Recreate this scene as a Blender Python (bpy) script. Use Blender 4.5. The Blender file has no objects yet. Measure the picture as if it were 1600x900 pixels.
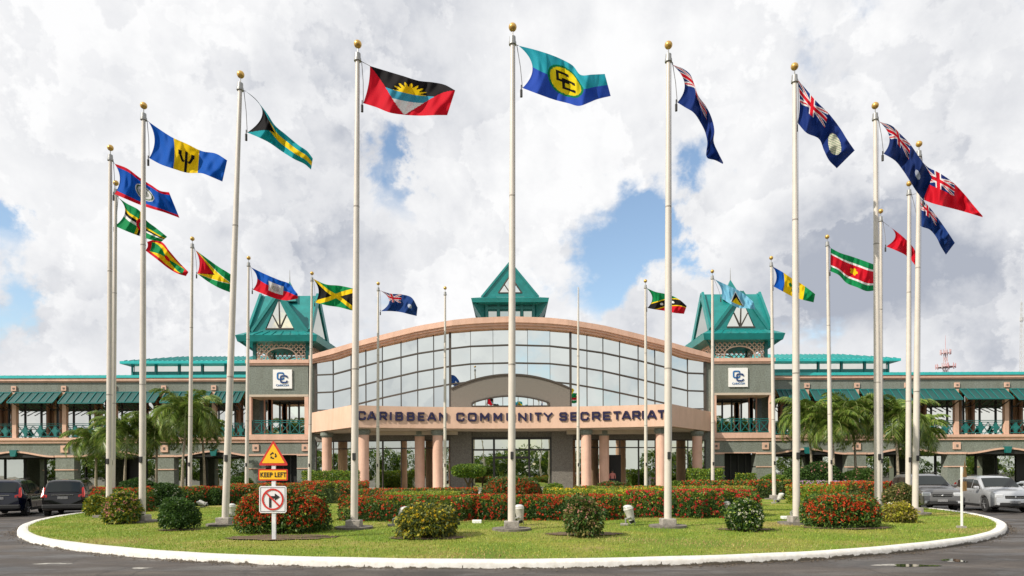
import bpy, math, random
import numpy as np
from mathutils import Vector, Matrix
random.seed(7); rng=np.random.default_rng(7)
PI=math.pi
# ---------------------------------------------------------------- camera
F=1022.0; HY=737.0; CH=1.75; RS=0.00375
sc=bpy.context.scene
cam=bpy.data.cameras.new('camera'); camo=bpy.data.objects.new('camera',cam); sc.collection.objects.link(camo)
cam.sensor_width=36; cam.lens=36*F/1600; cam.shift_y=(HY-450)/1600; cam.clip_end=6000; cam.clip_start=.1
camo.location=(0,0,CH); camo.rotation_euler=(PI/2,RS,0); sc.camera=camo
# ---------------------------------------------------------------- world: sky with broken cloud
SUN=Vector((-.66,-.40,.62)).normalized()
w=bpy.data.worlds.new('World'); sc.world=w; w.use_nodes=True
nt=w.node_tree; nt.nodes.clear()
def nd(t,**k):
    n=nt.nodes.new(t)
    for a,b in k.items(): setattr(n,a,b)
    return n
def lk(a,b): nt.links.new(a,b)
def mth(op,a,b=None,c=None,clamp=False):
    n=nd('ShaderNodeMath',operation=op); n.use_clamp=clamp
    for i,v in enumerate((a,b,c)):
        if v is None: continue
        if isinstance(v,(int,float)): n.inputs[i].default_value=v
        else: lk(v,n.inputs[i])
    return n.outputs[0]
sky=nd('ShaderNodeTexSky'); sky.sky_type='NISHITA'; sky.sun_disc=False
sky.sun_elevation=math.asin(SUN.z); sky.sun_rotation=math.atan2(SUN.x,SUN.y); sky.air_density=1.2; sky.dust_density=.6
tc=nd('ShaderNodeTexCoord'); sep=nd('ShaderNodeSeparateXYZ'); lk(tc.outputs['Generated'],sep.inputs[0])
dz=mth('ADD',mth('MAXIMUM',sep.outputs[2],0.0),.22)
cb=nd('ShaderNodeCombineXYZ'); lk(mth('DIVIDE',sep.outputs[0],dz),cb.inputs[0]); lk(mth('DIVIDE',sep.outputs[1],dz),cb.inputs[1])
def noise(vec,scale,detail,rough,off,dist=0.0):
    m=nd('ShaderNodeMapping'); m.inputs['Location'].default_value=off; lk(vec,m.inputs[0])
    n=nd('ShaderNodeTexNoise'); n.inputs['Scale'].default_value=scale; n.inputs['Detail'].default_value=detail
    n.inputs['Roughness'].default_value=rough; n.inputs['Distortion'].default_value=dist; lk(m.outputs[0],n.inputs['Vector']); return n.outputs['Fac']
n1=noise(tc.outputs['Generated'],5.4,10,.56,(1.3,.2,4.0),.12)
n1b=noise(tc.outputs['Generated'],5.4,10,.56,(1.3+.030*SUN.x,.2+.030*SUN.y,4.0+.030*SUN.z),.12)
n5=noise(tc.outputs['Generated'],13,9,.6,(3.3,1.2,7.0),.1)
n5b=noise(tc.outputs['Generated'],13,9,.6,(3.3+.012*SUN.x,1.2+.012*SUN.y,7.0+.012*SUN.z),.1)
n2=noise(cb.outputs[0],1.5,7,.6,(5.1,2.2,0),.2)
n3=noise(tc.outputs['Generated'],2.4,7,.55,(7.7,3.1,.4),.3)
n4=noise(tc.outputs['Generated'],7.5,9,.62,(2.7,9.1,.4),.2)
def blob(px,py,rx,ry):
    "soft window in the cloud cover around one sky direction (azimuth, elevation)"
    ax=(px-800)/F; az=(HY-py)/F
    gx=mth('DIVIDE',sep.outputs[0],mth('MAXIMUM',sep.outputs[1],.05)); gz=mth('DIVIDE',sep.outputs[2],mth('MAXIMUM',sep.outputs[1],.05))
    gx=mth('ADD',gx,mth('MULTIPLY',mth('SUBTRACT',n4,.5),.45)); gz=mth('ADD',gz,mth('MULTIPLY',mth('SUBTRACT',n1,.5),.40))
    a=mth('MULTIPLY',mth('SUBTRACT',gx,ax),F/rx); b=mth('MULTIPLY',mth('SUBTRACT',gz,az),F/ry)
    r=mth('ADD',mth('POWER',mth('ABSOLUTE',a),2.0),mth('POWER',mth('ABSOLUTE',b),2.0))
    return mth('POWER',2.718,mth('MULTIPLY',r,-1.0))
dens=mth('ADD',mth('ADD',mth('MULTIPLY',n1,.55),mth('MULTIPLY',n2,.30)),mth('MULTIPLY',n4,.15))
for (px,py,rx,ry,s) in ((600,235,55,55,.12),(635,290,90,40,.09),(10,320,90,50,.18),(985,345,150,80,.18),(985,425,160,55,.17),(30,470,80,110,.17),(560,150,90,80,.05),(420,470,80,40,.05),(700,330,120,40,.04),(600,520,70,70,.08),(1480,555,150,20,.10),(490,120,60,50,.05),(1240,130,150,60,.04),(1160,400,80,60,-.1),(1050,490,70,40,-.10),(1400,440,260,120,-.12),(250,300,200,200,-.10),(800,120,500,70,-.05)):
    dens=mth('SUBTRACT',dens,mth('MULTIPLY',blob(px,py,rx,ry),s))
dens=mth('SUBTRACT',dens,mth('MULTIPLY',mth('LESS_THAN',sep.outputs[1],-.1),.045))
mr=nd('ShaderNodeMapRange'); mr.interpolation_type='SMOOTHSTEP'; lk(dens,mr.inputs[0]); mr.inputs[1].default_value=.325; mr.inputs[2].default_value=.43
cover=mr.outputs[0]
mr2=nd('ShaderNodeMapRange'); lk(mth('ADD',mth('MULTIPLY',n3,.7),mth('MULTIPLY',n4,.3)),mr2.inputs[0]); mr2.inputs[1].default_value=.36; mr2.inputs[2].default_value=.54
n6=noise(tc.outputs['Generated'],3.6,12,.60,(11.3,4.2,1.7),.1); n7=noise(tc.outputs['Generated'],6.8,12,.60,(2.3,14.2,5.7),.1)
def puff(src,lo,amp):
    r=nd('ShaderNodeValToRGB'); lk(src,r.inputs[0]); q=r.color_ramp.elements
    q[0].position=lo-.09; q[0].color=(.5,.5,.5,1); q[1].position=lo+.16; q[1].color=(.5,.5,.5,1)
    for pp,v in ((lo-.005,.28),(lo+.012,.92),(lo+.06,.68)): z=q.new(pp); z.color=(v,v,v,1)
    return mth('MULTIPLY',mth('SUBTRACT',r.outputs[0],.5),amp)
rel=mth('ADD',mth('ADD',mth('MULTIPLY',mth('SUBTRACT',n1,n1b),1.2),mth('MULTIPLY',mth('SUBTRACT',n5,n5b),.35)),mth('ADD',puff(n6,.50,.38),puff(n7,.52,.18)))
grey=mth('ADD',mth('ADD',mth('MULTIPLY',mr2.outputs[0],.62),.30),rel)
grey=mth('ADD',grey,mth('MULTIPLY',blob(1450,420,330,150),-.85)); grey=mth('ADD',grey,mth('MULTIPLY',blob(120,510,330,70),-.25))
grey=mth('ADD',grey,mth('MULTIPLY',blob(230,190,300,110),-.20)); grey=mth('ADD',grey,mth('MULTIPLY',blob(420,380,230,120),-.12)); grey=mth('MAXIMUM',grey,0.0)
cr=nd('ShaderNodeValToRGB'); lk(grey,cr.inputs[0]); e=cr.color_ramp.elements
e[0].position=0; e[0].color=(.40,.43,.50,1); e[1].position=1; e[1].color=(.90,.90,.905,1)
x=cr.color_ramp.elements.new(.45); x.color=(.69,.70,.73,1)
b1=nd('ShaderNodeBackground'); lk(sky.outputs[0],b1.inputs[0]); b1.inputs[1].default_value=.16
b2=nd('ShaderNodeBackground'); lk(cr.outputs[0],b2.inputs[0]); b2.inputs[1].default_value=1.0
mx=nd('ShaderNodeMixShader'); lk(cover,mx.inputs[0]); lk(b1.outputs[0],mx.inputs[1]); lk(b2.outputs[0],mx.inputs[2])
wo=nd('ShaderNodeOutputWorld'); lk(mx.outputs[0],wo.inputs[0])
# ---------------------------------------------------------------- sun and exposure
sl=bpy.data.lights.new('sun','SUN'); sl.energy=4.9; sl.angle=math.radians(.5); sl.color=(1,.93,.82)
so=bpy.data.objects.new('sun',sl); so.rotation_euler=SUN.to_track_quat('Z','Y').to_euler(); sc.collection.objects.link(so)
sc.view_settings.view_transform='Standard'; sc.view_settings.look='None'; sc.view_settings.exposure=.14; sc.view_settings.gamma=1
sc.view_settings.use_curve_mapping=False
# ---------------------------------------------------------------- helpers
def W(px,py,d):
    cx=px-800; cy=py-HY
    lx=cx-cy*RS; ly=cx*RS+cy
    return Vector((lx*d/F,d,CH-ly*d/F))
def DG(px,py):                       # distance of a ground point seen at px,py
    ly=(px-800)*RS+(py-HY); return F*CH/ly
BC=-2.0
def B(u,yl,d): return Vector(((u+BC)*d/F,d,CH+(HY-yl)*d/F))
def zl(yl,d): return CH+(HY-yl)*d/F
def xu(u,d): return (u+BC)*d/F
class MB:
    def __init__(s): s.v=[];s.f=[];s.m=[];s.c=[];s.sm=[]
    def quad(s,a,b,c,d,m=0,sm=False):
        i=len(s.v); s.v+=[tuple(a),tuple(b),tuple(c),tuple(d)]; s.f.append((i,i+1,i+2,i+3)); s.m.append(m); s.sm.append(sm)
    def poly(s,pts,m=0):
        i=len(s.v); s.v+=[tuple(p) for p in pts]; s.f.append(tuple(range(i,i+len(pts)))); s.m.append(m); s.sm.append(False)
    def box(s,x0,x1,y0,y1,z0,z1,m=0,M=None):
        P=[Vector((x,y,z)) for z in (z0,z1) for y in (y0,y1) for x in (x0,x1)]
        if M is not None: P=[M@p for p in P]
        i=len(s.v); s.v+=[tuple(p) for p in P]
        for f in ((0,2,3,1),(4,5,7,6),(0,1,5,4),(2,6,7,3),(0,4,6,2),(1,3,7,5)): s.f.append(tuple(i+k for k in f)); s.m.append(m); s.sm.append(False)
        return s
    def bar(s,a,b,w,h=None,m=0,up=(0,0,1)):
        a=Vector(a);b=Vector(b);h=h or w; d=(b-a)
        L=d.length
        if L<1e-6: return s
        d/=L; u=Vector(up)
        if abs(d.dot(u))>.98: u=Vector((0,1,0))
        x=d.cross(u).normalized(); z=x.cross(d)
        P=[a+x*i*w/2+z*j*h/2 for (i,j) in ((-1,-1),(1,-1),(1,1),(-1,1))]; Q=[p+d*L for p in P]
        i=len(s.v); s.v+=[tuple(p) for p in P+Q]
        for f in ((0,3,2,1),(4,5,6,7),(0,1,5,4),(1,2,6,5),(2,3,7,6),(3,0,4,7)): s.f.append(tuple(i+k for k in f)); s.m.append(m); s.sm.append(False)
        return s
    def tube(s,pts,rad,n=12,m=0,cap=True,sm=True):
        pts=[Vector(p) for p in pts]
        if not hasattr(rad,'__len__'): rad=[rad]*len(pts)
        i0=len(s.v); ref=None
        for k,p in enumerate(pts):
            d=(pts[min(k+1,len(pts)-1)]-pts[max(k-1,0)]).normalized()
            if ref is None: ref=d.orthogonal().normalized()
            ref=(ref-d*ref.dot(d)).normalized(); q=d.cross(ref)
            for j in range(n):
                a=2*PI*j/n; s.v.append(tuple(p+(ref*math.cos(a)+q*math.sin(a))*rad[k]))
        for k in range(len(pts)-1):
            for j in range(n):
                a=i0+k*n+j; b=i0+k*n+(j+1)%n; s.f.append((a,b,b+n,a+n)); s.m.append(m); s.sm.append(sm)
        if cap:
            s.f.append(tuple(i0+j for j in range(n))[::-1]); s.f.append(tuple(i0+(len(pts)-1)*n+j for j in range(n))); s.m+=[m,m]; s.sm+=[False,False]
        return s
    def ball(s,c,r,n=16,k=10,m=0,sc=(1,1,1)):
        c=Vector(c); i0=len(s.v)
        for a in range(k+1):
            t=PI*a/k
            for j in range(n):
                p=2*PI*j/n; s.v.append((c.x+r*sc[0]*math.sin(t)*math.cos(p),c.y+r*sc[1]*math.sin(t)*math.sin(p),c.z+r*sc[2]*math.cos(t)))
        for a in range(k):
            for j in range(n):
                A=i0+a*n+j; Bq=i0+a*n+(j+1)%n; s.f.append((A,A+n,Bq+n,Bq)); s.m.append(m); s.sm.append(True)
        return s
    def prism(s,outline,v,m=0):
        "outline: 3D points of a planar polygon; v: extrusion vector"
        v=Vector(v); o=[Vector(p) for p in outline]; n=len(o); i=len(s.v)
        s.v+=[tuple(p) for p in o]+[tuple(p+v) for p in o]
        s.f.append(tuple(range(i,i+n))); s.f.append(tuple(range(i+2*n-1,i+n-1,-1))); s.m+=[m,m]; s.sm+=[False,False]
        for k in range(n):
            l=(k+1)%n; s.f.append((i+k,i+n+k,i+n+l,i+l)); s.m.append(m); s.sm.append(False)
        return s
    def build(s,name,mats,parent=None,bevel=0,fix=True):
        me=bpy.data.meshes.new(name); me.from_pydata(s.v,[],s.f)
        if not isinstance(mats,(list,tuple)): mats=[mats]
        for m in mats: me.materials.append(m)
        me.polygons.foreach_set('material_index',s.m); me.polygons.foreach_set('use_smooth',s.sm)
        me.update()
        if fix:
            import bmesh
            bm=bmesh.new(); bm.from_mesh(me); bmesh.ops.remove_doubles(bm,verts=bm.verts,dist=1e-5); bmesh.ops.recalc_face_normals(bm,faces=bm.faces); bm.to_mesh(me); bm.free()
        if any(s.sm): me.set_sharp_from_angle(angle=math.radians(38))
        o=bpy.data.objects.new(name,me); sc.collection.objects.link(o)
        if parent is not None:
            o.parent=parent; o.matrix_parent_inverse=Matrix.Translation(-parent_loc(parent))
        if bevel:
            b=o.modifiers.new('b','BEVEL'); b.width=bevel; b.segments=2; b.limit_method='ANGLE'
        return o
LOC={}
def parent_loc(p): return LOC.get(p.name,Vector((0,0,0)))
def tag(o,label=None,cat=None,group=None,kind=None):
    if label: o['label']=label
    if cat: o['category']=cat
    if group: o['group']=group
    if kind: o['kind']=kind
    return o
def empty(name,loc,label,cat,group=None):
    o=bpy.data.objects.new(name,None); o.location=loc; o.empty_display_size=.2; sc.collection.objects.link(o); LOC[o.name]=Vector(loc)
    return tag(o,label,cat,group)
def link_arrays(name,V,Fq,mats,parent=None,cols=None,midx=None):
    "fast mesh from numpy arrays: V (n,3), Fq (m,4 or 3), cols per face"
    me=bpy.data.meshes.new(name); k=Fq.shape[1]
    me.vertices.add(len(V)); me.vertices.foreach_set('co',V.astype(np.float32).ravel())
    me.loops.add(Fq.size); me.loops.foreach_set('vertex_index',Fq.astype(np.int32).ravel())
    me.polygons.add(len(Fq)); me.polygons.foreach_set('loop_start',np.arange(0,Fq.size,k,dtype=np.int32))
    if not isinstance(mats,(list,tuple)): mats=[mats]
    for m in mats: me.materials.append(m)
    if midx is not None: me.polygons.foreach_set('material_index',midx.astype(np.int32))
    me.update(calc_edges=True)
    if cols is not None:
        a=me.color_attributes.new('col','FLOAT_COLOR','CORNER')
        c=np.ones((Fq.size,4),dtype=np.float32); c[:,:3]=np.repeat(cols,k,axis=0) if len(cols)==len(Fq) else cols
        a.data.foreach_set('color',c.ravel())
    o=bpy.data.objects.new(name,me); sc.collection.objects.link(o)
    if parent is not None: o.parent=parent; o.matrix_parent_inverse=Matrix.Translation(-parent_loc(parent))
    return o
# ---------------------------------------------------------------- materials
def mat(name,col,rough=.6,metal=0,noise_=None,bump=0,bscale=40,spec=.5,streak=0):
    """noise_: (scale, amount) brightness mottling, or (scale, amount, colour2)"""
    m=bpy.data.materials.new(name); m.use_nodes=True; t=m.node_tree; p=t.nodes['Principled BSDF']
    p.inputs['Base Color'].default_value=(*col,1); p.inputs['Roughness'].default_value=rough; p.inputs['Metallic'].default_value=metal
    p.inputs['Specular IOR Level'].default_value=spec
    tcn=t.nodes.new('ShaderNodeTexCoord')
    if noise_:
        n=t.nodes.new('ShaderNodeTexNoise'); n.inputs['Scale'].default_value=noise_[0]; n.inputs['Detail'].default_value=8; n.inputs['Roughness'].default_value=.65
        t.links.new(tcn.outputs['Object'],n.inputs['Vector'])
        r=t.nodes.new('ShaderNodeValToRGB'); r.color_ramp.elements[0].position=.32; r.color_ramp.elements[1].position=.68
        c2=noise_[2] if len(noise_)>2 else tuple(c*(1-noise_[1]) for c in col)
        c1=col if len(noise_)>2 else tuple(min(1,c*(1+noise_[1]*.6)) for c in col)
        r.color_ramp.elements[0].color=(*c2,1); r.color_ramp.elements[1].color=(*c1,1)
        t.links.new(n.outputs['Fac'],r.inputs[0]); t.links.new(r.outputs[0],p.inputs['Base Color'])
        if streak:
            mp=t.nodes.new('ShaderNodeMapping'); mp.inputs['Scale'].default_value=(1.7,1.7,.4); t.links.new(tcn.outputs['Object'],mp.inputs[0]); n2=t.nodes.new('ShaderNodeTexNoise'); n2.inputs['Scale'].default_value=1; n2.inputs['Detail'].default_value=7; n2.inputs['Roughness'].default_value=.7; t.links.new(mp.outputs[0],n2.inputs['Vector'])
            r2=t.nodes.new('ShaderNodeValToRGB'); r2.color_ramp.elements[0].position=.34; r2.color_ramp.elements[1].position=.56; q=1-streak; r2.color_ramp.elements[0].color=(q,q*.98,q*.94,1); r2.color_ramp.elements[1].color=(1,1,1,1); t.links.new(n2.outputs['Fac'],r2.inputs[0])
            mm_=t.nodes.new('ShaderNodeMixRGB'); mm_.blend_type='MULTIPLY'; mm_.inputs[0].default_value=1; t.links.new(r.outputs[0],mm_.inputs[1]); t.links.new(r2.outputs[0],mm_.inputs[2]); t.links.new(mm_.outputs[0],p.inputs['Base Color'])
    if bump:
        n=t.nodes.new('ShaderNodeTexNoise'); n.inputs['Scale'].default_value=bscale; n.inputs['Detail'].default_value=5
        t.links.new(tcn.outputs['Object'],n.inputs['Vector'])
        b=t.nodes.new('ShaderNodeBump'); b.inputs['Strength'].default_value=bump; b.inputs['Distance'].default_value=.02
        t.links.new(n.outputs['Fac'],b.inputs['Height']); t.links.new(b.outputs[0],p.inputs['Normal'])
    return m
def attr_mat(name,rough=.6,trans=.3,spec=.3):
    m=bpy.data.materials.new(name); m.use_nodes=True; t=m.node_tree; p=t.nodes['Principled BSDF']
    a=t.nodes.new('ShaderNodeAttribute'); a.attribute_name='col'
    t.links.new(a.outputs['Color'],p.inputs['Base Color']); p.inputs['Roughness'].default_value=rough; p.inputs['Specular IOR Level'].default_value=spec
    if trans:
        tr=t.nodes.new('ShaderNodeBsdfTranslucent'); t.links.new(a.outputs['Color'],tr.inputs[0]); mxn=t.nodes.new('ShaderNodeMixShader'); mxn.inputs[0].default_value=trans
        t.links.new(p.outputs[0],mxn.inputs[1]); t.links.new(tr.outputs[0],mxn.inputs[2]); t.links.new(mxn.outputs[0],t.nodes['Material Output'].inputs[0])
    return m
def mirror_glass(name,col,rough=.02,wob=.02):
    m=mat(name,col,rough,1.0); t=m.node_tree; p=t.nodes['Principled BSDF']
    tcn=t.nodes.new('ShaderNodeTexCoord'); n=t.nodes.new('ShaderNodeTexNoise'); n.inputs['Scale'].default_value=.9; n.inputs['Detail'].default_value=2
    t.links.new(tcn.outputs['Object'],n.inputs['Vector']); b=t.nodes.new('ShaderNodeBump'); b.inputs['Strength'].default_value=wob; b.inputs['Distance'].default_value=.3
    t.links.new(n.outputs['Fac'],b.inputs['Height']); t.links.new(b.outputs[0],p.inputs['Normal']); return m
M={}
M['stucco']=mat('green_grey_stucco',(.20,.222,.19),.9,0,(9,.38),.5,60,streak=.16)
M['stucco_warm']=mat('speckled_grey_stucco',(.175,.163,.14),.9,0,(14,.5),.5,80)
M['pink']=mat('salmon_paint',(.66,.42,.315),.75,0,(1.3,.10),.12,25,streak=.12)
M['fascia']=mat('salmon_canopy_paint',(.66,.44,.325),.7,0,(.8,.07),.08,25,streak=.08)
M['soffit']=mat('cream_soffit',(.50,.42,.33),.85,0,(2,.1))
M['teal']=mat('teal_metal_roof',(.010,.20,.19),.38,0,(1.1,.22))
M['tealroof']=mat('bright_teal_roof',(.02,.38,.365),.33,0,(1.1,.16))
M['tealdark']=mat('teal_painted_metal',(.006,.14,.13),.45,0,(3,.2))
M['awn']=mat('teal_mesh_awning',(.014,.075,.07),.55,0,(14,.25))
M['black']=mat('dark_bronze_frame',(.02,.018,.016),.45)
M['frame']=mat('bronze_mullion',(.055,.045,.035),.45)
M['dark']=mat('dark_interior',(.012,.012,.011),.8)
M['glass']=mirror_glass('reflective_facade_glass',(.73,.765,.73),.012,.006)
M['glass2']=mirror_glass('reflective_window_glass',(.80,.80,.73),.03,.02)
M['glassdk']=mirror_glass('tinted_ground_glass',(.60,.62,.54),.012,.012)
M['white']=mat('white_paint',(.78,.77,.74),.5)
M['pole']=mat('cream_painted_pole',(.58,.53,.465),.38,.0,(2.2,.09))
M['gold']=mat('weathered_gold_ball',(.62,.38,.10),.34,.55,(9,.3))
M['conc']=mat('weathered_concrete',(.34,.31,.27),.95,0,(6,.45),.6,40)
M['conc_dark']=mat('stained_concrete',(.17,.15,.125),.95,0,(7,.5),.6,40)
M['grey']=mat('grey_metal',(.30,.30,.29),.45,.4)
M['rope']=mat('grey_rope',(.20,.20,.21),.8)
M['leaf']=attr_mat('shrub_leaf',.5,.32,.35); M['palm']=attr_mat('palm_leaflet',.42,.3,.45); M['cloth']=attr_mat('flag_cloth',.75,.38,.15)
M['flower']=attr_mat('ixora_petal',.7,.25,.2)
M['trunk']=mat('palm_bark',(.30,.25,.18),.9,0,(8,.4),.6,20)
M['twig']=mat('shrub_wood',(.11,.075,.045),.9,0,(20,.4))
M['soil']=mat('bare_soil',(.12,.075,.045),1,0,(9,.5),.8,20)
M['navy']=mat('navy_letter',(.012,.008,.045),.4)
M['red']=mat('red_sign_paint',(.55,.03,.02),.45,0,(30,.12)); M['yellow']=mat('yellow_sign_paint',(.86,.47,.01),.45,0,(12,.1)); M['blk']=mat('black_sign_paint',(.01,.01,.01),.5)
M['tyre']=mat('tyre_rubber',(.018,.018,.018),.85); M['rim']=mat('alloy_rim',(.55,.55,.56),.3,.85)
M['carglass']=mat('car_glass',(.012,.016,.016),.05,0,None,0,40,.4)
M['chrome']=mat('chrome_trim',(.7,.7,.7),.15,1); M['plastic']=mat('black_plastic',(.02,.02,.02),.6)
M['taill']=mat('tail_lamp_red',(.42,.015,.01),.15); M['headl']=mat('headlamp_lens',(.62,.64,.66),.08,.3)
# ================================================================= ground
IC=(0.0,29.8); IR=18.0
def disk(name,cx,cy,r,z,m,n=160):
    mb=MB(); mb.poly([(cx+r*math.cos(2*PI*k/n),cy+r*math.sin(2*PI*k/n),z) for k in range(n)]); return mb.build(name,m,fix=False)
asph=bpy.data.materials.new('worn_asphalt'); asph.use_nodes=True; t=asph.node_tree; p=t.nodes['Principled BSDF']
tcn=t.nodes.new('ShaderNodeTexCoord')
def nz(t,src,scale,det=6,rough=.6,dist=0,mp=None):
    n=t.nodes.new('ShaderNodeTexNoise'); n.inputs['Scale'].default_value=scale; n.inputs['Detail'].default_value=det; n.inputs['Roughness'].default_value=rough; n.inputs['Distortion'].default_value=dist
    if mp:
        m=t.nodes.new('ShaderNodeMapping'); m.inputs['Scale'].default_value=mp; t.links.new(src,m.inputs[0]); src=m.outputs[0]
    t.links.new(src,n.inputs['Vector']); return n.outputs['Fac']
def ramp(t,src,stops):
    r=t.nodes.new('ShaderNodeValToRGB'); t.links.new(src,r.inputs[0]); e=r.color_ramp.elements
    e[0].position=stops[0][0]; e[0].color=(*stops[0][1],1); e[1].position=stops[-1][0]; e[1].color=(*stops[-1][1],1)
    for q,c in stops[1:-1]: x=e.new(q); x.color=(*c,1)
    return r.outputs[0]
def mixc(t,mode,f,a,b):
    m=t.nodes.new('ShaderNodeMixRGB'); m.blend_type=mode
    for i,v in enumerate((f,a,b)):
        if isinstance(v,(int,float)): m.inputs[i].default_value=v
        elif isinstance(v,tuple): m.inputs[i].default_value=(*v,1)
        else: t.links.new(v,m.inputs[i])
    return m.outputs[0]
o_=tcn.outputs['Object']
big=ramp(t,nz(t,o_,.35,6,.6,.4,(1,2.2,1)),[(.3,(.034,.029,.026)),(.5,(.060,.050,.043)),(.72,(.115,.096,.080))])
fine=ramp(t,nz(t,o_,28,3,.7),[(.3,(.55,.55,.55)),(.7,(1.35,1.35,1.35))])
c=mixc(t,'MULTIPLY',1.0,big,fine)
crk=t.nodes.new('ShaderNodeTexVoronoi'); crk.feature='DISTANCE_TO_EDGE'; crk.inputs['Scale'].default_value=.55
wv=t.nodes.new('ShaderNodeMixRGB'); wv.blend_type='ADD'; wv.inputs[0].default_value=.35; t.links.new(o_,wv.inputs[1]); nn=t.nodes.new('ShaderNodeTexNoise'); nn.inputs['Scale'].default_value=1.6; t.links.new(o_,nn.inputs['Vector']); t.links.new(nn.outputs['Color'],wv.inputs[2]); t.links.new(wv.outputs[0],crk.inputs['Vector'])
c=mixc(t,'MIX',ramp(t,crk.outputs['Distance'],[(.0,(.65,.65,.65)),(.018,(0,0,0))]),c,(.02,.018,.016))
t.links.new(c,p.inputs['Base Color'])
t.links.new(ramp(t,nz(t,o_,.5,5,.6,.2,(1,2.4,1)),[(.40,(.42,.42,.42)),(.55,(.86,.86,.86))]),p.inputs['Roughness'])
bp=t.nodes.new('ShaderNodeBump'); bp.inputs['Strength'].default_value=.5; bp.inputs['Distance'].default_value=.01; t.links.new(nz(t,o_,60,4),bp.inputs['Height']); t.links.new(bp.outputs[0],p.inputs['Normal'])
mb=MB(); mb.quad((-900,-300,0),(900,-300,0),(900,1500,0),(-900,1500,0)); tag(mb.build('ground',asph,fix=False),kind='structure')
# lawn material
def lawn_mat():
    m=bpy.data.materials.new('mown_lawn'); m.use_nodes=True; t=m.node_tree; p=t.nodes['Principled BSDF']; tc=t.nodes.new('ShaderNodeTexCoord'); o=tc.outputs['Object']
    a=ramp(t,nz(t,o,.42,6,.62,.5),[(.30,(.13,.21,.022)),(.47,(.19,.26,.033)),(.58,(.27,.28,.06)),(.72,(.36,.28,.12))])
    b=ramp(t,nz(t,o,16,5,.7),[(.3,(.55,.58,.5)),(.7,(1.35,1.3,1.2))])
    t.links.new(mixc(t,'MULTIPLY',1.0,a,b),p.inputs['Base Color']); p.inputs['Roughness'].default_value=.9; p.inputs['Specular IOR Level'].default_value=.2
    bp=t.nodes.new('ShaderNodeBump'); bp.inputs['Strength'].default_value=1; bp.inputs['Distance'].default_value=.05; t.links.new(nz(t,o,30,5,.7),bp.inputs['Height']); t.links.new(bp.outputs[0],p.inputs['Normal'])
    return m
M['lawn']=lawn_mat()
def lz(x,y):  # lawn surface: gently domed
    r=math.hypot(x-IC[0],y-IC[1])/IR; return .13+.12*max(0,1-r*r)
mb=MB(); nr=14; na=120
for i in range(nr):
    r0=(IR-.22)*i/nr; r1=(IR-.22)*(i+1)/nr
    for k in range(na):
        a0=2*PI*k/na; a1=2*PI*(k+1)/na; P=[]
        for r,a in ((r0,a0),(r1,a0),(r1,a1),(r0,a1)):
            x_,y_=IC[0]+r*math.cos(a),IC[1]+r*math.sin(a); P.append((x_,y_,lz(x_,y_)))
        mb.quad(*P,sm=True)
tag(mb.build('island_lawn',M['lawn']),kind='structure')
# kerb: painted, chipped and dirty at the foot
km=bpy.data.materials.new('white_kerb_paint'); km.use_nodes=True; t=km.node_tree; p=t.nodes['Principled BSDF']; tcn=t.nodes.new('ShaderNodeTexCoord'); o_=tcn.outputs['Object']
sp=t.nodes.new('ShaderNodeSeparateXYZ'); t.links.new(o_,sp.inputs[0])
ma=t.nodes.new('ShaderNodeMath'); ma.operation='MULTIPLY_ADD'; t.links.new(sp.outputs[2],ma.inputs[0]); ma.inputs[1].default_value=-3.2; ma.inputs[2].default_value=.27
wx_=t.nodes.new('ShaderNodeMapRange'); t.links.new(sp.outputs[0],wx_.inputs[0]); wx_.inputs[1].default_value=-2; wx_.inputs[2].default_value=6; wx_.inputs[3].default_value=-.02; wx_.inputs[4].default_value=.09
ma2=t.nodes.new('ShaderNodeMath'); ma2.operation='ADD'; t.links.new(ma.outputs[0],ma2.inputs[0]); t.links.new(wx_.outputs[0],ma2.inputs[1])
ad=t.nodes.new('ShaderNodeMath'); ad.operation='ADD'; t.links.new(ma2.outputs[0],ad.inputs[0]); t.links.new(nz(t,o_,1.5,10,.78,.6),ad.inputs[1])
at_=t.nodes.new('ShaderNodeMath'); at_.operation='ARCTAN2'; oy=t.nodes.new('ShaderNodeMath'); oy.operation='SUBTRACT'; t.links.new(sp.outputs[1],oy.inputs[0]); oy.inputs[1].default_value=IC[1]; t.links.new(oy.outputs[0],at_.inputs[0]); t.links.new(sp.outputs[0],at_.inputs[1])
fr_=t.nodes.new('ShaderNodeMath'); fr_.operation='MULTIPLY_ADD'; t.links.new(at_.outputs[0],fr_.inputs[0]); fr_.inputs[1].default_value=62/(2*PI); fr_.inputs[2].default_value=100
f2_=t.nodes.new('ShaderNodeMath'); f2_.operation='FRACT'; t.links.new(fr_.outputs[0],f2_.inputs[0]); l_=t.nodes.new('ShaderNodeMath'); l_.operation='LESS_THAN'; t.links.new(f2_.outputs[0],l_.inputs[0]); l_.inputs[1].default_value=.011
l2=t.nodes.new('ShaderNodeMath'); l2.operation='MULTIPLY'; t.links.new(l_.outputs[0],l2.inputs[0]); l2.inputs[1].default_value=.12
a3=t.nodes.new('ShaderNodeMath'); a3.operation='ADD'; t.links.new(ad.outputs[0],a3.inputs[0]); t.links.new(l2.outputs[0],a3.inputs[1]); ad=a3
c=mixc(t,'MIX',ramp(t,ad.outputs[0],[(.69,(0,0,0)),(.73,(1,1,1))]),ramp(t,nz(t,o_,6,6,.7),[(.3,(.55,.52,.46)),(.6,(.72,.70,.66))]),(.085,.07,.05))
t.links.new(c,p.inputs['Base Color']); p.inputs['Roughness'].default_value=.7
bp=t.nodes.new('ShaderNodeBump'); bp.inputs['Strength'].default_value=.5; bp.inputs['Distance'].default_value=.006; t.links.new(nz(t,o_,14,5,.6),bp.inputs['Height']); t.links.new(bp.outputs[0],p.inputs['Normal'])
M['kerb']=km
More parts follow.
